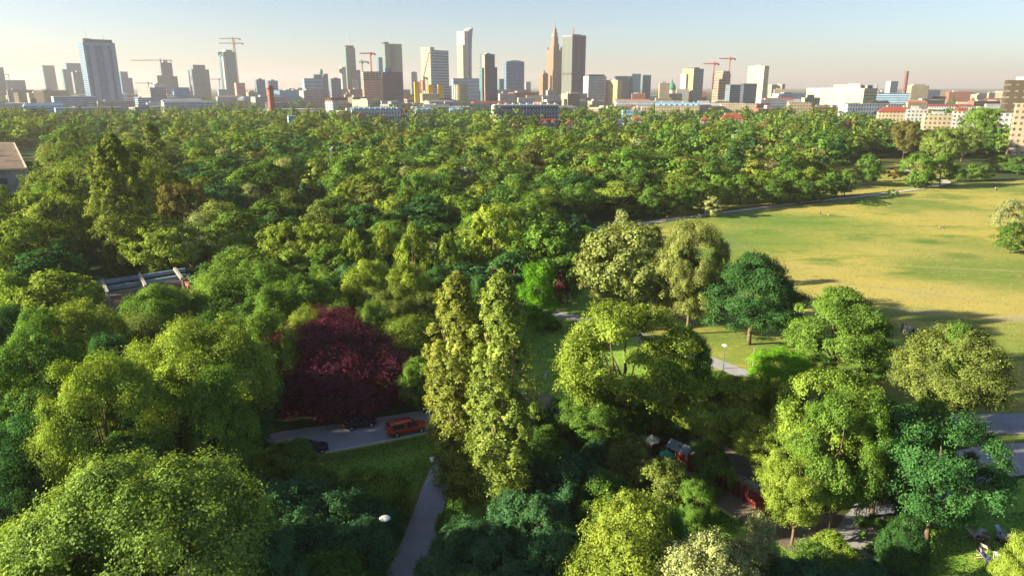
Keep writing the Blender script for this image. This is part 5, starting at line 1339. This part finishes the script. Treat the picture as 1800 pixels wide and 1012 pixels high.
# garden behind the fence: tables, parasols, kiosk, tent
WOOD = mat('bench_wood', (.42, .32, .20), .8, var=.2, scale=4); GREYW = mat('bench_grey', (.45, .44, .42), .8)
def picnic(label, x, y, rz, m):
    r = empty('picnic_table', (x, y, 0), rz); tag(r, label, 'picnic table', 'picnic tables behind the red fence')
    mb = MB()
    for j in range(5): mb.box(-.9, .9, -.36 + j * .15, -.24 + j * .15, .72, .76)
    mb.build('tabletop', m, r)
    for s in (-1, 1):
        mb = MB(); mb.box(-.9, .9, s * .72 - .13, s * .72 + .13, .43, .47); mb.build('seat', m, r)
        mb = MB(); mb.bar((s * .7, -.75, 0), (s * .7, -.3, .72), .08, .05); mb.bar((s * .7, .75, 0), (s * .7, .3, .72), .08, .05); mb.bar((s * .7, -.8, .4), (s * .7, .8, .4), .06, .06); mb.build('leg_frame', m, r)
ORD = ['first', 'second', 'third', 'fourth', 'fifth', 'sixth', 'seventh', 'eighth', 'ninth', 'tenth', 'eleventh', 'twelfth', 'thirteenth', 'fourteenth', 'fifteenth', 'sixteenth', 'seventeenth', 'eighteenth', 'nineteenth', 'twentieth']
for i, (t, o) in enumerate(((.42, 1.8), (.5, 2.3), (.58, 1.7), (.66, 2.5), (.74, 1.8), (.83, 2.4), (.92, 1.9), (.70, 4.6), (.86, 4.8))):
    q = F0 + fd * t + fn * o
    picnic(f'{ORD[i]} picnic table along the red fence counting from the tent' if i < 7 else ('picnic table in the back row nearer the tent' if i == 7 else 'picnic table in the back row near the fence end'), q.x, q.y, fa + .3 * math.sin(i * 2.1), WOOD if i % 3 else GREYW)
def parasol(label, px, py, z, colr, rad, cat='parasol', name='parasol', sides=8):
    p = at_z(px, py, z); r = empty(name, (p.x, p.y, 0)); tag(r, label, cat)
    mb = MB()
    for k in range(sides):
        a, b2 = 2 * math.pi * k / sides, 2 * math.pi * (k + 1) / sides
        A, B_ = Vector((rad * math.cos(a), rad * math.sin(a), z - .55)), Vector((rad * math.cos(b2), rad * math.sin(b2), z - .55))
        mb.face([A, B_, (0, 0, z)]); mb.face([B_, A, A - Vector((0, 0, .16)), B_ - Vector((0, 0, .16))]); mb.face([B_ - Vector((0, 0, .02)), A - Vector((0, 0, .02)), (0, 0, z - .03)])
    mb.build('canopy', mat('cloth_' + colr[0], colr[1], .9, var=.05), r)
    mb = MB(); mb.tube((0, 0, 0), (0, 0, z + .1), .035, .03, 6); mb.ngon(0, 0, .3, 10, 0, .1); mb.build('pole', STEEL, r)
parasol('turquoise parasol showing between sunlit crowns above the red fence', 1352, 741, 3.4, ('turquoise', (.02, .35, .33)), 1.5)
parasol('white parasol half hidden under the broad ash tree', 1073, 718, 2.7, ('white', (.6, .6, .6)), 1.1)
parasol('small white parasol over the red kiosk', 1146, 764, 2.9, ('canvas', (.34, .35, .37)), 1.0)
parasol('small turquoise parasol left of the white tent', 1172, 790, 2.5, ('turquoise', (.02, .35, .33)), .8)
p = at_z(1143, 790); root = empty('red_kiosk', (p.x, p.y + 2, 0), fa); tag(root, 'small dark red wooden kiosk left of the white tent', 'kiosk')
mb = MB(); mb.box(-1.3, 1.3, -1, 1, 0, 2.2); mb.build('wall', FR, root); mb = MB(); mb.gable(-1.3, 1.3, -1, 1, 2.2, .5, 0, .25); mb.build('roof', FR2, root); mb = MB(); mb.box(-.8, .8, -1.04, -1.01, 1.1, 1.8); mb.build('hatch', BLK, root)
p = at_z(1198, 782, 2.6); root = empty('white_tent', (p.x, p.y, 0), fa + .2); tag(root, 'white tent roof with a dark slot, beyond the upper end of the red fence', 'tent')
mb = MB(); mb.gable(-1.35, 1.35, -1.0, 1.0, 2.3, .6, 0, .1); mb.build('tent_roof', mat('tent_white', (.18, .22, .28)), root)
mb = MB(); mb.box(-.15, .2, -.6, -.35, 2.62, 2.74); mb.build('vent_slot', BLK, root)
for sx in (-1, 1):
    for sy in (-1, 1):
        mb = MB(); mb.tube((sx * 1.3, sy * .95, 0), (sx * 1.3, sy * .95, 2.32), .04, .04, 6); mb.build('leg', STEEL, root)
# painted kerb stones
ST_M = mat('stone_paint', (.45, .50, .18), .9)
for i in range(7):
    t = i / 6; q = at_z(1256 + 36 * t, 889 + 22 * t); mb = MB(); mb.box(-.36, .36, -.13, .13, 0, .16)
    o = mb.build('painted_stone', ST_M); o.location = q; o.rotation_euler = (0, 0, -.75)
    tag(o, f'{ORD[i]} yellow-green painted kerb stone counting from the pushchair', 'kerb stone', 'painted stones along the dirt path')

# bicycles
def bicycle(label, x, y, rz, col):
    r = empty('bicycle', (x, y, 0), rz); tag(r, label, 'bicycle', 'bicycles at the rack by the plaza')
    for sx in (-.52, .52):
        mb = MB(); R_ = .34; N_ = 20
        rings = []
        for k in range(N_ + 1):
            a = 2 * math.pi * k / N_; cx, cz = sx + R_ * math.cos(a), R_ + R_ * math.sin(a); rd = Vector((math.cos(a), 0, math.sin(a)))
            rings.append([Vector((cx, 0, cz)) + rd * .022 * math.cos(b3) + Vector((0, .022, 0)) * math.sin(b3) for b3 in (0, 1.57, 3.14, 4.71)])
        mb.loft(rings)
        for k in range(8): a = math.pi * k / 8; mb.tube((sx + R_ * math.cos(a), 0, R_ + R_ * math.sin(a)), (sx - R_ * math.cos(a), 0, R_ - R_ * math.sin(a)), .004, .004, 3)
        mb.build('wheel', TYRE, r)
    m = mat('frame_' + col[0], col[1], .4); mb = MB()
    for a, b3 in (((-.52, 0, .34), (-.15, 0, .30)), ((-.15, 0, .30), (-.25, 0, .85)), ((-.15, 0, .30), (.36, 0, .82)), ((-.22, 0, .72), (.34, 0, .88)), ((-.52, 0, .34), (-.22, 0, .72)), ((.36, 0, .95), (.52, 0, .34))): mb.tube(a, b3, .022, .022, 6)
    mb.build('frame', m, r)
    mb = MB(); mb.tube((.36, 0, .95), (.33, 0, 1.05), .018, .018, 5); mb.tube((.33, -.3, 1.05), (.33, .3, 1.05), .016, .016, 5); mb.build('handlebar', BLK, r)
    mb = MB(); mb.prism([(-.38, -.07), (-.12, -.03), (-.12, .03), (-.38, .07)], .86, .92); mb.build('saddle', BLK, r)
bc = [('black', (.02, .02, .02)), ('blue', (.03, .06, .25)), ('grey', (.2, .2, .22)), ('red', (.4, .03, .03)), ('navy', (.02, .03, .08))]
q0, q1 = at_z(1528, 897), at_z(1566, 878)
for i in range(8):
    q = q0.lerp(q1, i / 7.0); bicycle(f'{ORD[i]} parked bicycle from the left, {bc[i % 5][0]} frame, by the tall green tree', q.x, q.y, 1.25 + .15 * math.sin(i * 3), bc[i % 5])
root = empty('bicycle_rack', ((q0 + q1) / 2)[:], math.atan2(q1.y - q0.y, q1.x - q0.x)); tag(root, 'steel hoop rack holding the parked bicycles', 'bicycle rack'); Lr = (q1 - q0).length
mb = MB(); mb.tube((-Lr / 2, .1, .4), (Lr / 2, .1, .4), .025, .025, 6); mb.build('rail', STEEL, root)
for i in range(5):
    x = -Lr / 2 + Lr * i / 4; mb = MB(); mb.tube((x, .1, 0), (x, .1, .4), .025, .025, 6); mb.build('leg', STEEL, root)
LM.append(('parked bicycles', 1550, 885))

# deckchairs
def deckchair(label, px, py, rz, cloth):
    p = at_z(px, py); r = empty('deckchair', (p.x, p.y, .02), rz); tag(r, label, 'deckchair', 'deckchairs on the shaded lawn')
    for s in (-.3, .3):
        mb = MB(); mb.bar((s, -.55, .28), (s, .55, .95), .04, .04); mb.build('frame_rail', WOOD, r)
        mb = MB(); mb.bar((s, -.5, 0), (s, .25, .78), .04, .04); mb.build('leg', WOOD, r)
        mb = MB(); mb.bar((s, .62, 0), (s, -.1, .55), .04, .04); mb.build('leg', WOOD, r)
    mb = MB(); pts = [(-.55, .30), (-.35, .24), (-.12, .27), (.12, .45), (.35, .72), (.55, .96)]
    for k in range(5):
        (ya, za), (yb, zb_) = pts[k], pts[k + 1]; mb.face([(-.28, ya, za), (.28, ya, za), (.28, yb, zb_), (-.28, yb, zb_)]); mb.face([(-.28, ya, za - .015), (-.28, yb, zb_ - .015), (.28, yb, zb_ - .015), (.28, ya, za - .015)])
    mb.build('sling', mat('cloth_' + cloth[0], cloth[1], .9, var=.04), r)
    return r
CW, CB = ('white', (.55, .55, .54)), ('paleblue', (.35, .45, .62))
for (px, py, rz, cl, l) in ((1706, 942, 1.3, CB, 'pale blue deckchair farthest left on the shaded lawn'), (1719, 946, -1.2, CW, 'white deckchair beside the person in red'), (1733, 950, 2.4, CB, 'blue-grey deckchair right of the person in red'),
                            (1730, 968, 2.2, CW, 'white deckchair with low back in the middle of the shaded lawn'), (1727, 984, .7, ('blue', (.05, .12, .4)), 'dark blue deckchair with a person lying in it'), (1750, 992, -.6, CW, 'white deckchair next to the pale green one'),
                            (1740, 1000, 2.8, ('green', (.2, .45, .35)), 'pale green deckchair at the bottom of the shaded lawn'), (1758, 942, .4, CB, 'pale blue deckchair farthest to the back right'), (1768, 955, 2.0, CW, 'white deckchair nearest the yellow-green corner tree'), (1664, 916, .3, CW, 'white deckchair in deep shade under the large dark tree')):
    deckchair(l, px, py, rz, cl)
LM.append(('deckchairs', 1735, 965))

# ------------------------------------------------------------------ people
SKIN = mat('skin', (.48, .28, .19), .6, var=.04)
def skin_mesh(name, verts, edges, radii, m, sub=1):
    me = bpy.data.meshes.new(name); me.from_pydata(verts, edges, []); o = bpy.data.objects.new(name, me); COL.objects.link(o)
    sk = o.modifiers.new('skin', 'SKIN'); sk.use_smooth_shade = True
    for i, r_ in enumerate(radii):
        v = me.skin_vertices[0].data[i]; v.radius = (r_, r_) if isinstance(r_, float) else r_; v.use_root = (i == 0)
    s = o.modifiers.new('sub', 'SUBSURF'); s.levels = sub; s.render_levels = sub
    dg = bpy.context.evaluated_depsgraph_get(); new = bpy.data.meshes.new_from_object(o.evaluated_get(dg)); new.name = name
    bpy.data.objects.remove(o); new.materials.clear(); new.materials.append(m); return new
def person(label, loc3, rz, pose='walk', top=('white', (.55, .55, .54)), legs=('denim', (.06, .09, .2)), hair=('brown', (.08, .05, .03)), group=None, scale=1.0):
    """one continuous body; clothes and hair are its children"""
    if pose == 'walk': hip, kn, an, sh = (0, 0, .93), [(.10, .14, .50), (-.10, -.08, .50)], [(.10, .22, .08), (-.10, -.32, .12)], 1.42
    elif pose == 'stand': hip, kn, an, sh = (0, 0, .93), [(.10, .03, .50), (-.10, .03, .50)], [(.11, 0, .08), (-.11, 0, .08)], 1.42
    elif pose == 'sit': hip, kn, an, sh = (0, 0, .16), [(.14, .38, .45), (-.14, .38, .45)], [(.12, .62, .08), (-.12, .62, .08)], .64
    else: hip, kn, an, sh = (0, -.12, .38), [(.12, -.52, .50), (-.12, -.52, .48)], [(.12, -.86, .20), (-.12, -.86, .20)], .80   # reclined in a deckchair
    hip = Vector(hip); lean = Vector((0, .04, 0)) if pose != 'recline' else Vector((0, .38, 0))
    chest = Vector((0, hip.y, 0)) + lean * .75 + Vector((0, 0, hip.z + (sh - hip.z) * .72)); neck = Vector((0, hip.y, sh + .03)) + lean; head0 = neck + Vector((0, .01, .12)); head1 = head0 + Vector((0, .02, .15))
    V = [hip, hip.lerp(chest, .5), chest, neck, head0, head1]; E = [(0, 1), (1, 2), (2, 3), (3, 4), (4, 5)]; Rd = [(.15, .11), (.135, .10), (.165, .11), .055, (.085, .10), (.075, .09)]
    K = []
    for i, s in enumerate((1, -1)):
        b0 = len(V); sw = (.16 if s > 0 else -.16) if pose == 'walk' else .05
        shp = Vector((s * .19, chest.y, chest.z + .13)); el = shp + Vector((s * .05, -sw if pose == 'walk' else .05, -.27)); wr = el + Vector((-s * .02, .10 if pose in ('walk', 'stand') else .2, -.22 if pose in ('walk', 'stand') else -.05)); ha = wr + (wr - el).normalized() * .10
        V += [shp, el, wr, ha]; E += [(2, b0), (b0, b0 + 1), (b0 + 1, b0 + 2), (b0 + 2, b0 + 3)]; Rd += [.062, .045, .032, (.042, .022)]
        b1 = len(V); hp = hip + Vector((s * .09, 0, -.04)); k_ = Vector(kn[i]); a_ = Vector(an[i]); ft = a_ + Vector((0, .17 if pose != 'recline' else -.05, -.04 if pose != 'recline' else .15))
        V += [hp, k_, a_, ft]; E += [(0, b1), (b1, b1 + 1), (b1 + 1, b1 + 2), (b1 + 2, b1 + 3)]; Rd += [.088, .058, .042, (.045, .035)]
        K.append((shp, el, wr, hp, k_, a_))
    key = ('person', pose)
    if key not in MATS: MATS[key] = skin_mesh('body', [tuple(v) for v in V], E, Rd, SKIN, 2)
    root = empty('person', loc3, rz); root.scale = (scale,) * 3; tag(root, label, 'person', group)
    link_mesh('body', MATS[key], root)
    M_ = mat('cloth_' + top[0], top[1], .9, var=.05)
    k2 = ('shirt', pose, top[0])
    if k2 not in MATS:
        tv = [hip, hip.lerp(chest, .5), chest, neck - Vector((0, 0, .03)), K[0][0], K[0][0].lerp(K[0][1], .8), K[1][0], K[1][0].lerp(K[1][1], .8)]
        MATS[k2] = skin_mesh('shirt', [tuple(v) for v in tv], [(0, 1), (1, 2), (2, 3), (2, 4), (4, 5), (2, 6), (6, 7)], [(.165, .125), (.15, .115), (.18, .125), .062, .075, .062, .075, .062], M_)
        MATS[('trousers', pose, legs[0])] = skin_mesh('trousers', [tuple(v) for v in [hip, K[0][3], K[0][4], K[0][5].lerp(K[0][4], .1), K[1][3], K[1][4], K[1][5].lerp(K[1][4], .1)]], [(0, 1), (1, 2), (2, 3), (0, 4), (4, 5), (5, 6)], [(.165, .125), .105, .075, .06, .105, .075, .06], mat('cloth_' + legs[0], legs[1], .9))
    link_mesh('shirt', MATS[k2], root)
    if ('trousers', pose, legs[0]) not in MATS:
        MATS[('trousers', pose, legs[0])] = skin_mesh('trousers', [tuple(v) for v in [hip, K[0][3], K[0][4], K[0][5].lerp(K[0][4], .1), K[1][3], K[1][4], K[1][5].lerp(K[1][4], .1)]], [(0, 1), (1, 2), (2, 3), (0, 4), (4, 5), (5, 6)], [(.165, .125), .105, .075, .06, .105, .075, .06], mat('cloth_' + legs[0], legs[1], .9))
    link_mesh('trousers', MATS[('trousers', pose, legs[0])], root)
    hc = head0 + Vector((0, -.012, .10)); mb = MB()
    mb.loft([[hc + Vector((.098 * math.sin(t) * math.cos(a), .118 * math.sin(t) * math.sin(a) - .02 * math.cos(t), -.125 * math.cos(t) * .95)) for a in [j * math.pi / 6 for j in range(12)]] for t in [1.45 + j * .28 for j in range(7)]])
    mb.build('hair', mat('hair_' + hair[0], hair[1], .7), root, True)
    mb = MB(); f = head0 + Vector((0, .11, .055)); mb.prism([(f.x - .012, f.y - .01), (f.x + .012, f.y - .01), (f.x, f.y + .02)], f.z - .02, f.z + .025); mb.build('nose', SKIN, root)
    for s in (-1, 1):
        mb = MB(); mb.ngon(s * .032, f.y - .012, .011, 8, f.z + .02, f.z + .034); mb.build('eye', BLK, root)
    return root
W_, DK = ('white', (.55, .55, .54)), ('charcoal', (.04, .04, .045))
def gp(px, py): q = at_z(px, py); return (q.x, q.y, .03)
person('person in white T-shirt and white shorts walking on the meadow, middle of three', gp(1590, 586), 2.0, 'walk', W_, ('offwhite', (.6, .58, .52)), group='walkers on the meadow')
person('person in dark clothes with backpack, left of the two in white on the meadow', gp(1585, 583), 2.1, 'walk', ('navy', (.03, .04, .09)), DK, group='walkers on the meadow')
person('person in white top pushing a dark buggy on the meadow', gp(1597, 587), 2.0, 'walk', W_, ('greycloth', (.3, .3, .32)), ('blond', (.4, .28, .12)), group='walkers on the meadow')
def pushchair(label, loc3, rz, colr):
    r = empty('pushchair', loc3, rz); tag(r, label, 'pushchair')
    mb = MB(); mb.loft([[(-.22, -.3, .75), (.22, -.3, .75), (.22, -.25, .4), (-.22, -.25, .4)], [(-.22, .1, .55), (.22, .1, .55), (.22, .2, .35), (-.22, .2, .35)]]); mb.build('seat', mat('cloth_' + colr[0], colr[1], .9), r)
    mb = MB(); mb.loft([[Vector((sx * .23, -.28 + .34 * math.cos(t) * .8, .72 + .34 * math.sin(t))) for sx in (-1, 1) for t in (.2,)] + [Vector((.23 - .46 * k, -.28, .70)) for k in (0, 1)] for _ in (0, 1)]) if False else mb.ngon(0, -.2, .24, 12, .72, .98, r1=.12); mb.build('hood', mat('cloth_' + colr[0], colr[1], .9), r)
    mb = MB(); mb.tube((-.22, -.7, 1.0), (-.22, .35, .15), .015, .015, 5); mb.tube((.22, -.7, 1.0), (.22, .35, .15), .015, .015, 5); mb.tube((-.22, -.7, 1.0), (.22, -.7, 1.0), .018, .018, 5); mb.build('frame', STEEL, r)
    for x, y in ((-.25, .35), (.25, .35), (-.25, -.35), (.25, -.35)):
        mb = MB(); mb.tube((x - .02, y, .12), (x + .02, y, .12), .12, .12, 12); mb.build('wheel', TYRE, r)
pushchair('dark pushchair pushed by the walker in white on the meadow', gp(1603, 587), 1.6, ('charcoal', (.04, .04, .045)))
person('person sitting in the sunlit meadow, left of a seated pair', gp(1651, 402), .5, 'sit', ('offwhite', (.6, .58, .52)), DK); person('person in dark top sitting in the sunlit meadow, right of a seated pair', gp(1657, 402), -.6, 'sit', DK, ('denim', (.06, .09, .2)))
person('person in black standing in the shaded part of the meadow', gp(1442, 378), .5, 'stand', DK, DK); person('distant person in white near the far meadow edge', gp(1749, 336), 1.2, 'stand', W_, ('denim', (.06, .09, .2)))
person('second distant person near the far meadow edge, in grey', gp(1752, 336), .2, 'stand', ('greycloth', (.3, .3, .32)), DK)
person('walker in white top on the gravel path before the hedge trees', gp(1437, 358), 1.6, 'walk', W_, DK); person('walker on the gravel path near its far bend', gp(1637, 330), 1.4, 'walk', ('skycloth', (.3, .45, .7)), DK)
person('walker in red on the gravel path beside the small whitish tree', gp(1172, 388), -1.6, 'walk', ('redcloth', (.5, .05, .04)), DK)
person('person in lilac top standing on the dirt track left of the broad ash', gp(959, 668), .4, 'walk', ('lilac', (.4, .3, .6)), W_)
q = gp(1247, 889); person('person in orange top beside the pushchair near the red fence', q, .8, 'sit', ('orangecloth', (.6, .12, .03)), DK); person('person in grey-blue top sitting beside the pushchair near the red fence', gp(1243, 879), 2.8, 'sit', ('skycloth', (.3, .45, .7)), DK)
pushchair('turquoise pushchair beside the two seated people near the red fence', gp(1236, 885), 1.0, ('turquoise', (.02, .35, .33)))
mb = MB(); mb.loft([[(.16 * math.sin(t) * math.cos(a), .16 * math.sin(t) * math.sin(a), .19 - .16 * math.cos(t)) for a in [j * math.pi / 7 for j in range(14)]] for t in [.12 + j * .322 for j in range(10)]])
o = mb.build('ball', mat('ball_red', (.6, .04, .04), .4), None, True); o.location = gp(1252, 893); tag(o, 'red ball lying beside the person in orange', 'ball')
person('person in red top sitting on the lawn between the deckchairs', gp(1727, 951), 1.1, 'sit', ('redcloth', (.5, .05, .04)), DK)
p = at_z(1727, 984); person('person in blue lying back in the dark blue deckchair', (p.x, p.y, .05), .7, 'recline', ('bluecloth', (.05, .12, .4)), ('denim', (.06, .09, .2)))
person('person in white shirt bending forward at the back right of the lawn', gp(1756, 950), 2.2, 'sit', ('skycloth', (.3, .45, .7)), DK); person('person in white under the large dark tree', gp(1668, 922), .6, 'sit', W_, DK); person('person in white, red-armed, by the yellow-green corner tree', gp(1772, 962), 2.4, 'stand', W_, ('redcloth', (.5, .05, .04)))
person('person in red walking at the bottom of the plaza', gp(1541, 932), 1.5, 'walk', ('redcloth', (.5, .05, .04)), DK)
# a magpie-sized white dog on the meadow
p = at_z(1456, 379); rt_ = empty('dog', (p.x, p.y, .02), .4); tag(rt_, 'small white dog standing on the shaded meadow near the person in black', 'dog')
me_ = skin_mesh('body', [(0, 0, .36), (.25, 0, .37), (-.2, 0, .36), (.36, 0, .50), (.46, 0, .52), (-.3, 0, .42), (-.42, 0, .52), (.24, .08, .2), (.25, .08, .02), (.24, -.08, .2), (.23, -.08, .02), (-.2, .08, .22), (-.26, .08, .12), (-.22, .08, .02), (-.2, -.08, .22), (-.26, -.08, .12), (-.22, -.08, .02)],
    [(0, 1), (0, 2), (1, 3), (3, 4), (2, 5), (5, 6), (1, 7), (7, 8), (1, 9), (9, 10), (2, 11), (11, 12), (12, 13), (2, 14), (14, 15), (15, 16)], [.11, .12, .09, .075, .04, .03, .02, .04, .025, .04, .025, .045, .025, .02, .045, .025, .02], mat('fur_white', (.7, .68, .62)))
link_mesh('body', me_, rt_)

# ------------------------------------------------------------------ grass standing on the lawns
rg = np.random.default_rng(8)
def scatter(pxpoly, n, s0, s1, col, vary=.25):
    P = np.array([[at_z(x, y).x, at_z(x, y).y] for x, y in pxpoly]); lo, hi = P.min(0), P.max(0)
    pts = rg.uniform(lo, hi, (n * 2, 2)); x, y = pts[:, 0], pts[:, 1]; ins = np.zeros(len(pts), bool)
    for i in range(len(P)):
        x1, y1 = P[i]; x2, y2 = P[(i + 1) % len(P)]
        c_ = ((y1 > y) != (y2 > y)) & (x < (x2 - x1) * (y - y1) / (y2 - y1 + 1e-12) + x1); ins ^= c_
    pts = pts[ins][:n]; k = len(pts); s = rg.uniform(s0, s1, k)
    clump = np.sin(pts[:, 0] * .35 + 2 * np.sin(pts[:, 1] * .21)) * np.sin(pts[:, 1] * .42 + np.sin(pts[:, 0] * .17))
    keep = rg.uniform(-1, 1, k) < clump + .35; pts, s = pts[keep], s[keep]; k = len(pts)
    c3 = np.concatenate([pts, (s * .35)[:, None]], 1); nr = rg.normal(size=(k, 3)) * np.array([.8, .8, .3]) + np.array([0, 0, .9])
    kc = np.array(col) * (1 + rg.uniform(-vary, vary, (k, 1)))
    return c3, nr, s, rg.uniform(.25, .75, k), kc
parts = [scatter([(560, 802), (766, 762), (770, 800), (740, 850), (680, 960), (640, 1011), (600, 1011), (600, 860)], 26000, .07, .2, (.14, .27, .035)),
         scatter([(915, 565), (1000, 555), (1060, 640), (1100, 760), (1000, 740), (930, 660)], 9000, .08, .22, (.10, .17, .025)),
         scatter([(1150, 395), (1420, 360), (1680, 325), (1850, 318), (1900, 700), (1700, 730), (1450, 690), (1300, 640), (1200, 600)], 90000, .07, .2, (.19, .23, .04), .25),
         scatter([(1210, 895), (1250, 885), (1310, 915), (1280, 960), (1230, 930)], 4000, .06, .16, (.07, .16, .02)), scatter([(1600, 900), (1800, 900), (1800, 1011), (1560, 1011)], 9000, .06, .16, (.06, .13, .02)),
         scatter([(1180, 372), (1420, 350), (1600, 330), (1660, 300), (1560, 285), (1380, 305)], 8000, .2, .45, (.12, .17, .03), .4)]
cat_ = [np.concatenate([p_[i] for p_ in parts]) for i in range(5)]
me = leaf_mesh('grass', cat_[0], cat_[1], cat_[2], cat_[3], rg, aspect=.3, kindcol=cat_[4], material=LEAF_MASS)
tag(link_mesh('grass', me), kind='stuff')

# ------------------------------------------------------------------ labels for the many
TL = [('copper beech', 583, 650), ('twin poplars', 840, 640), ('ruined pavilion', 255, 515), ('white-roofed hut', 350, 422), ('tallest columnar poplar', 196, 370), ('grey concrete hall', 25, 300),
      ('blue spruces', 540, 345), ('deep green rounded tree', 612, 312), ('grey-roofed timber house', 817, 310), ('pale plane trees', 1150, 470), ('dark round tree', 1332, 525), ('lone meadow-edge tree', 1487, 580),
      ('broad sunlit ash', 1105, 630), ('red plank fence', 1270, 855), ('lime green egg-shaped tree', 945, 515), ('row of four yellow-green crowns', 700, 430), ('small whitish path tree', 1255, 365), ('gravel path bend', 1660, 320),
      ('brownish path-end tree', 1597, 250), ('large dark deckchair tree', 1685, 850), ('tall green bicycle tree', 1500, 820), ('orange pickup truck', 716, 752), ('white disc street lamp', 678, 930), ('huge lower-left corner tree', 235, 900),
      ('open-crowned middle tree', 868, 410), ('white slab block', 925, 197), ('brick water tower', 478, 175), ('big red hipped-roof building', 1575, 198), ('hipped red-roofed villa', 1290, 210), ('dark brown office building', 1785, 180), ('white-blue residential row', 660, 200), ('white notice board', 765, 810), ('spreading olive tree', 1688, 640), ('deckchairs', 1735, 960), ('layered light green tree', 165, 660)]
def relation(px, py, L):
    best = min(L, key=lambda l: math.hypot(px - l[1], (py - l[2]) * 1.3)); dx, dy = px - best[1], py - best[2]; d = math.hypot(dx, dy)
    if abs(dx) > abs(dy) * 1.1: rel = 'left of' if dx < 0 else 'right of'
    else: rel = 'beyond' if dy < 0 else 'in front of'
    q_ = 'just ' if d < 45 else '' if d < 130 else 'far '
    return best[0], q_ + rel, d
def label_all(items, L, grp):
    """items: (object, px, py, description). Look + place beside a landmark; an ordinal only where both agree"""
    B_ = {}
    for o, px, py, desc in items:
        lm, rel, d = relation(px, py, L); B_.setdefault((desc, rel, lm), []).append((d, o))
    for (desc, rel, lm), v in B_.items():
        v.sort(key=lambda a: a[0])
        for i, (d, o) in enumerate(v):
            if len(v) == 1: s = f'{desc} {rel} the {lm}'
            else: s = ('nearest ' if i == 0 else f'{ORD[i] if i < 20 else i + 1} nearest ') + f'{desc} {rel} the {lm}'
            o['label'] = s
            if grp: o['group'] = grp
SZ = lambda w: 'small ' if w < 7.5 else 'large ' if w > 13 else ''
ti, si = [], []
for root, x, y, h, kind, colk, lab in RECS:
    px, py = to_px((x, y, h * .75))
    if kind == 'H': si.append((root, px, py, COL_WORD[colk] + ' shrub'))
    elif lab is None: ti.append((root, px, py, SZ(root.scale.x * SPEC[kind]['W']) + COL_WORD[colk] + ' ' + KIND_WORD[kind]))
    else: root['group'] = 'trees of the park'
label_all(ti, TL, 'trees of the park'); label_all(si, TL, 'shrubs of the thickets')
label_all([(o, px, py, d) for o, px, py, d, w in CITY], LM, 'low blocks of the distant town')

# ------------------------------------------------------------------ haze
hz = MB(); hz.box(-GS - 50, GS + 50, -260, GS + 50, -1.0, 268.0)
HM = bpy.data.materials.new('air'); HM.use_nodes = True
nt = HM.node_tree; nt.nodes.clear()
ho = nt.nodes.new('ShaderNodeOutputMaterial'); pv = nt.nodes.new('ShaderNodeVolumePrincipled')
pv.inputs['Density'].default_value = HAZE; pv.inputs['Color'].default_value = (.71, .65, .68, 1); pv.inputs['Anisotropy'].default_value = 0.2
nt.links.new(pv.outputs[0], ho.inputs['Volume'])
tag(hz.build('haze', HM), kind='stuff')
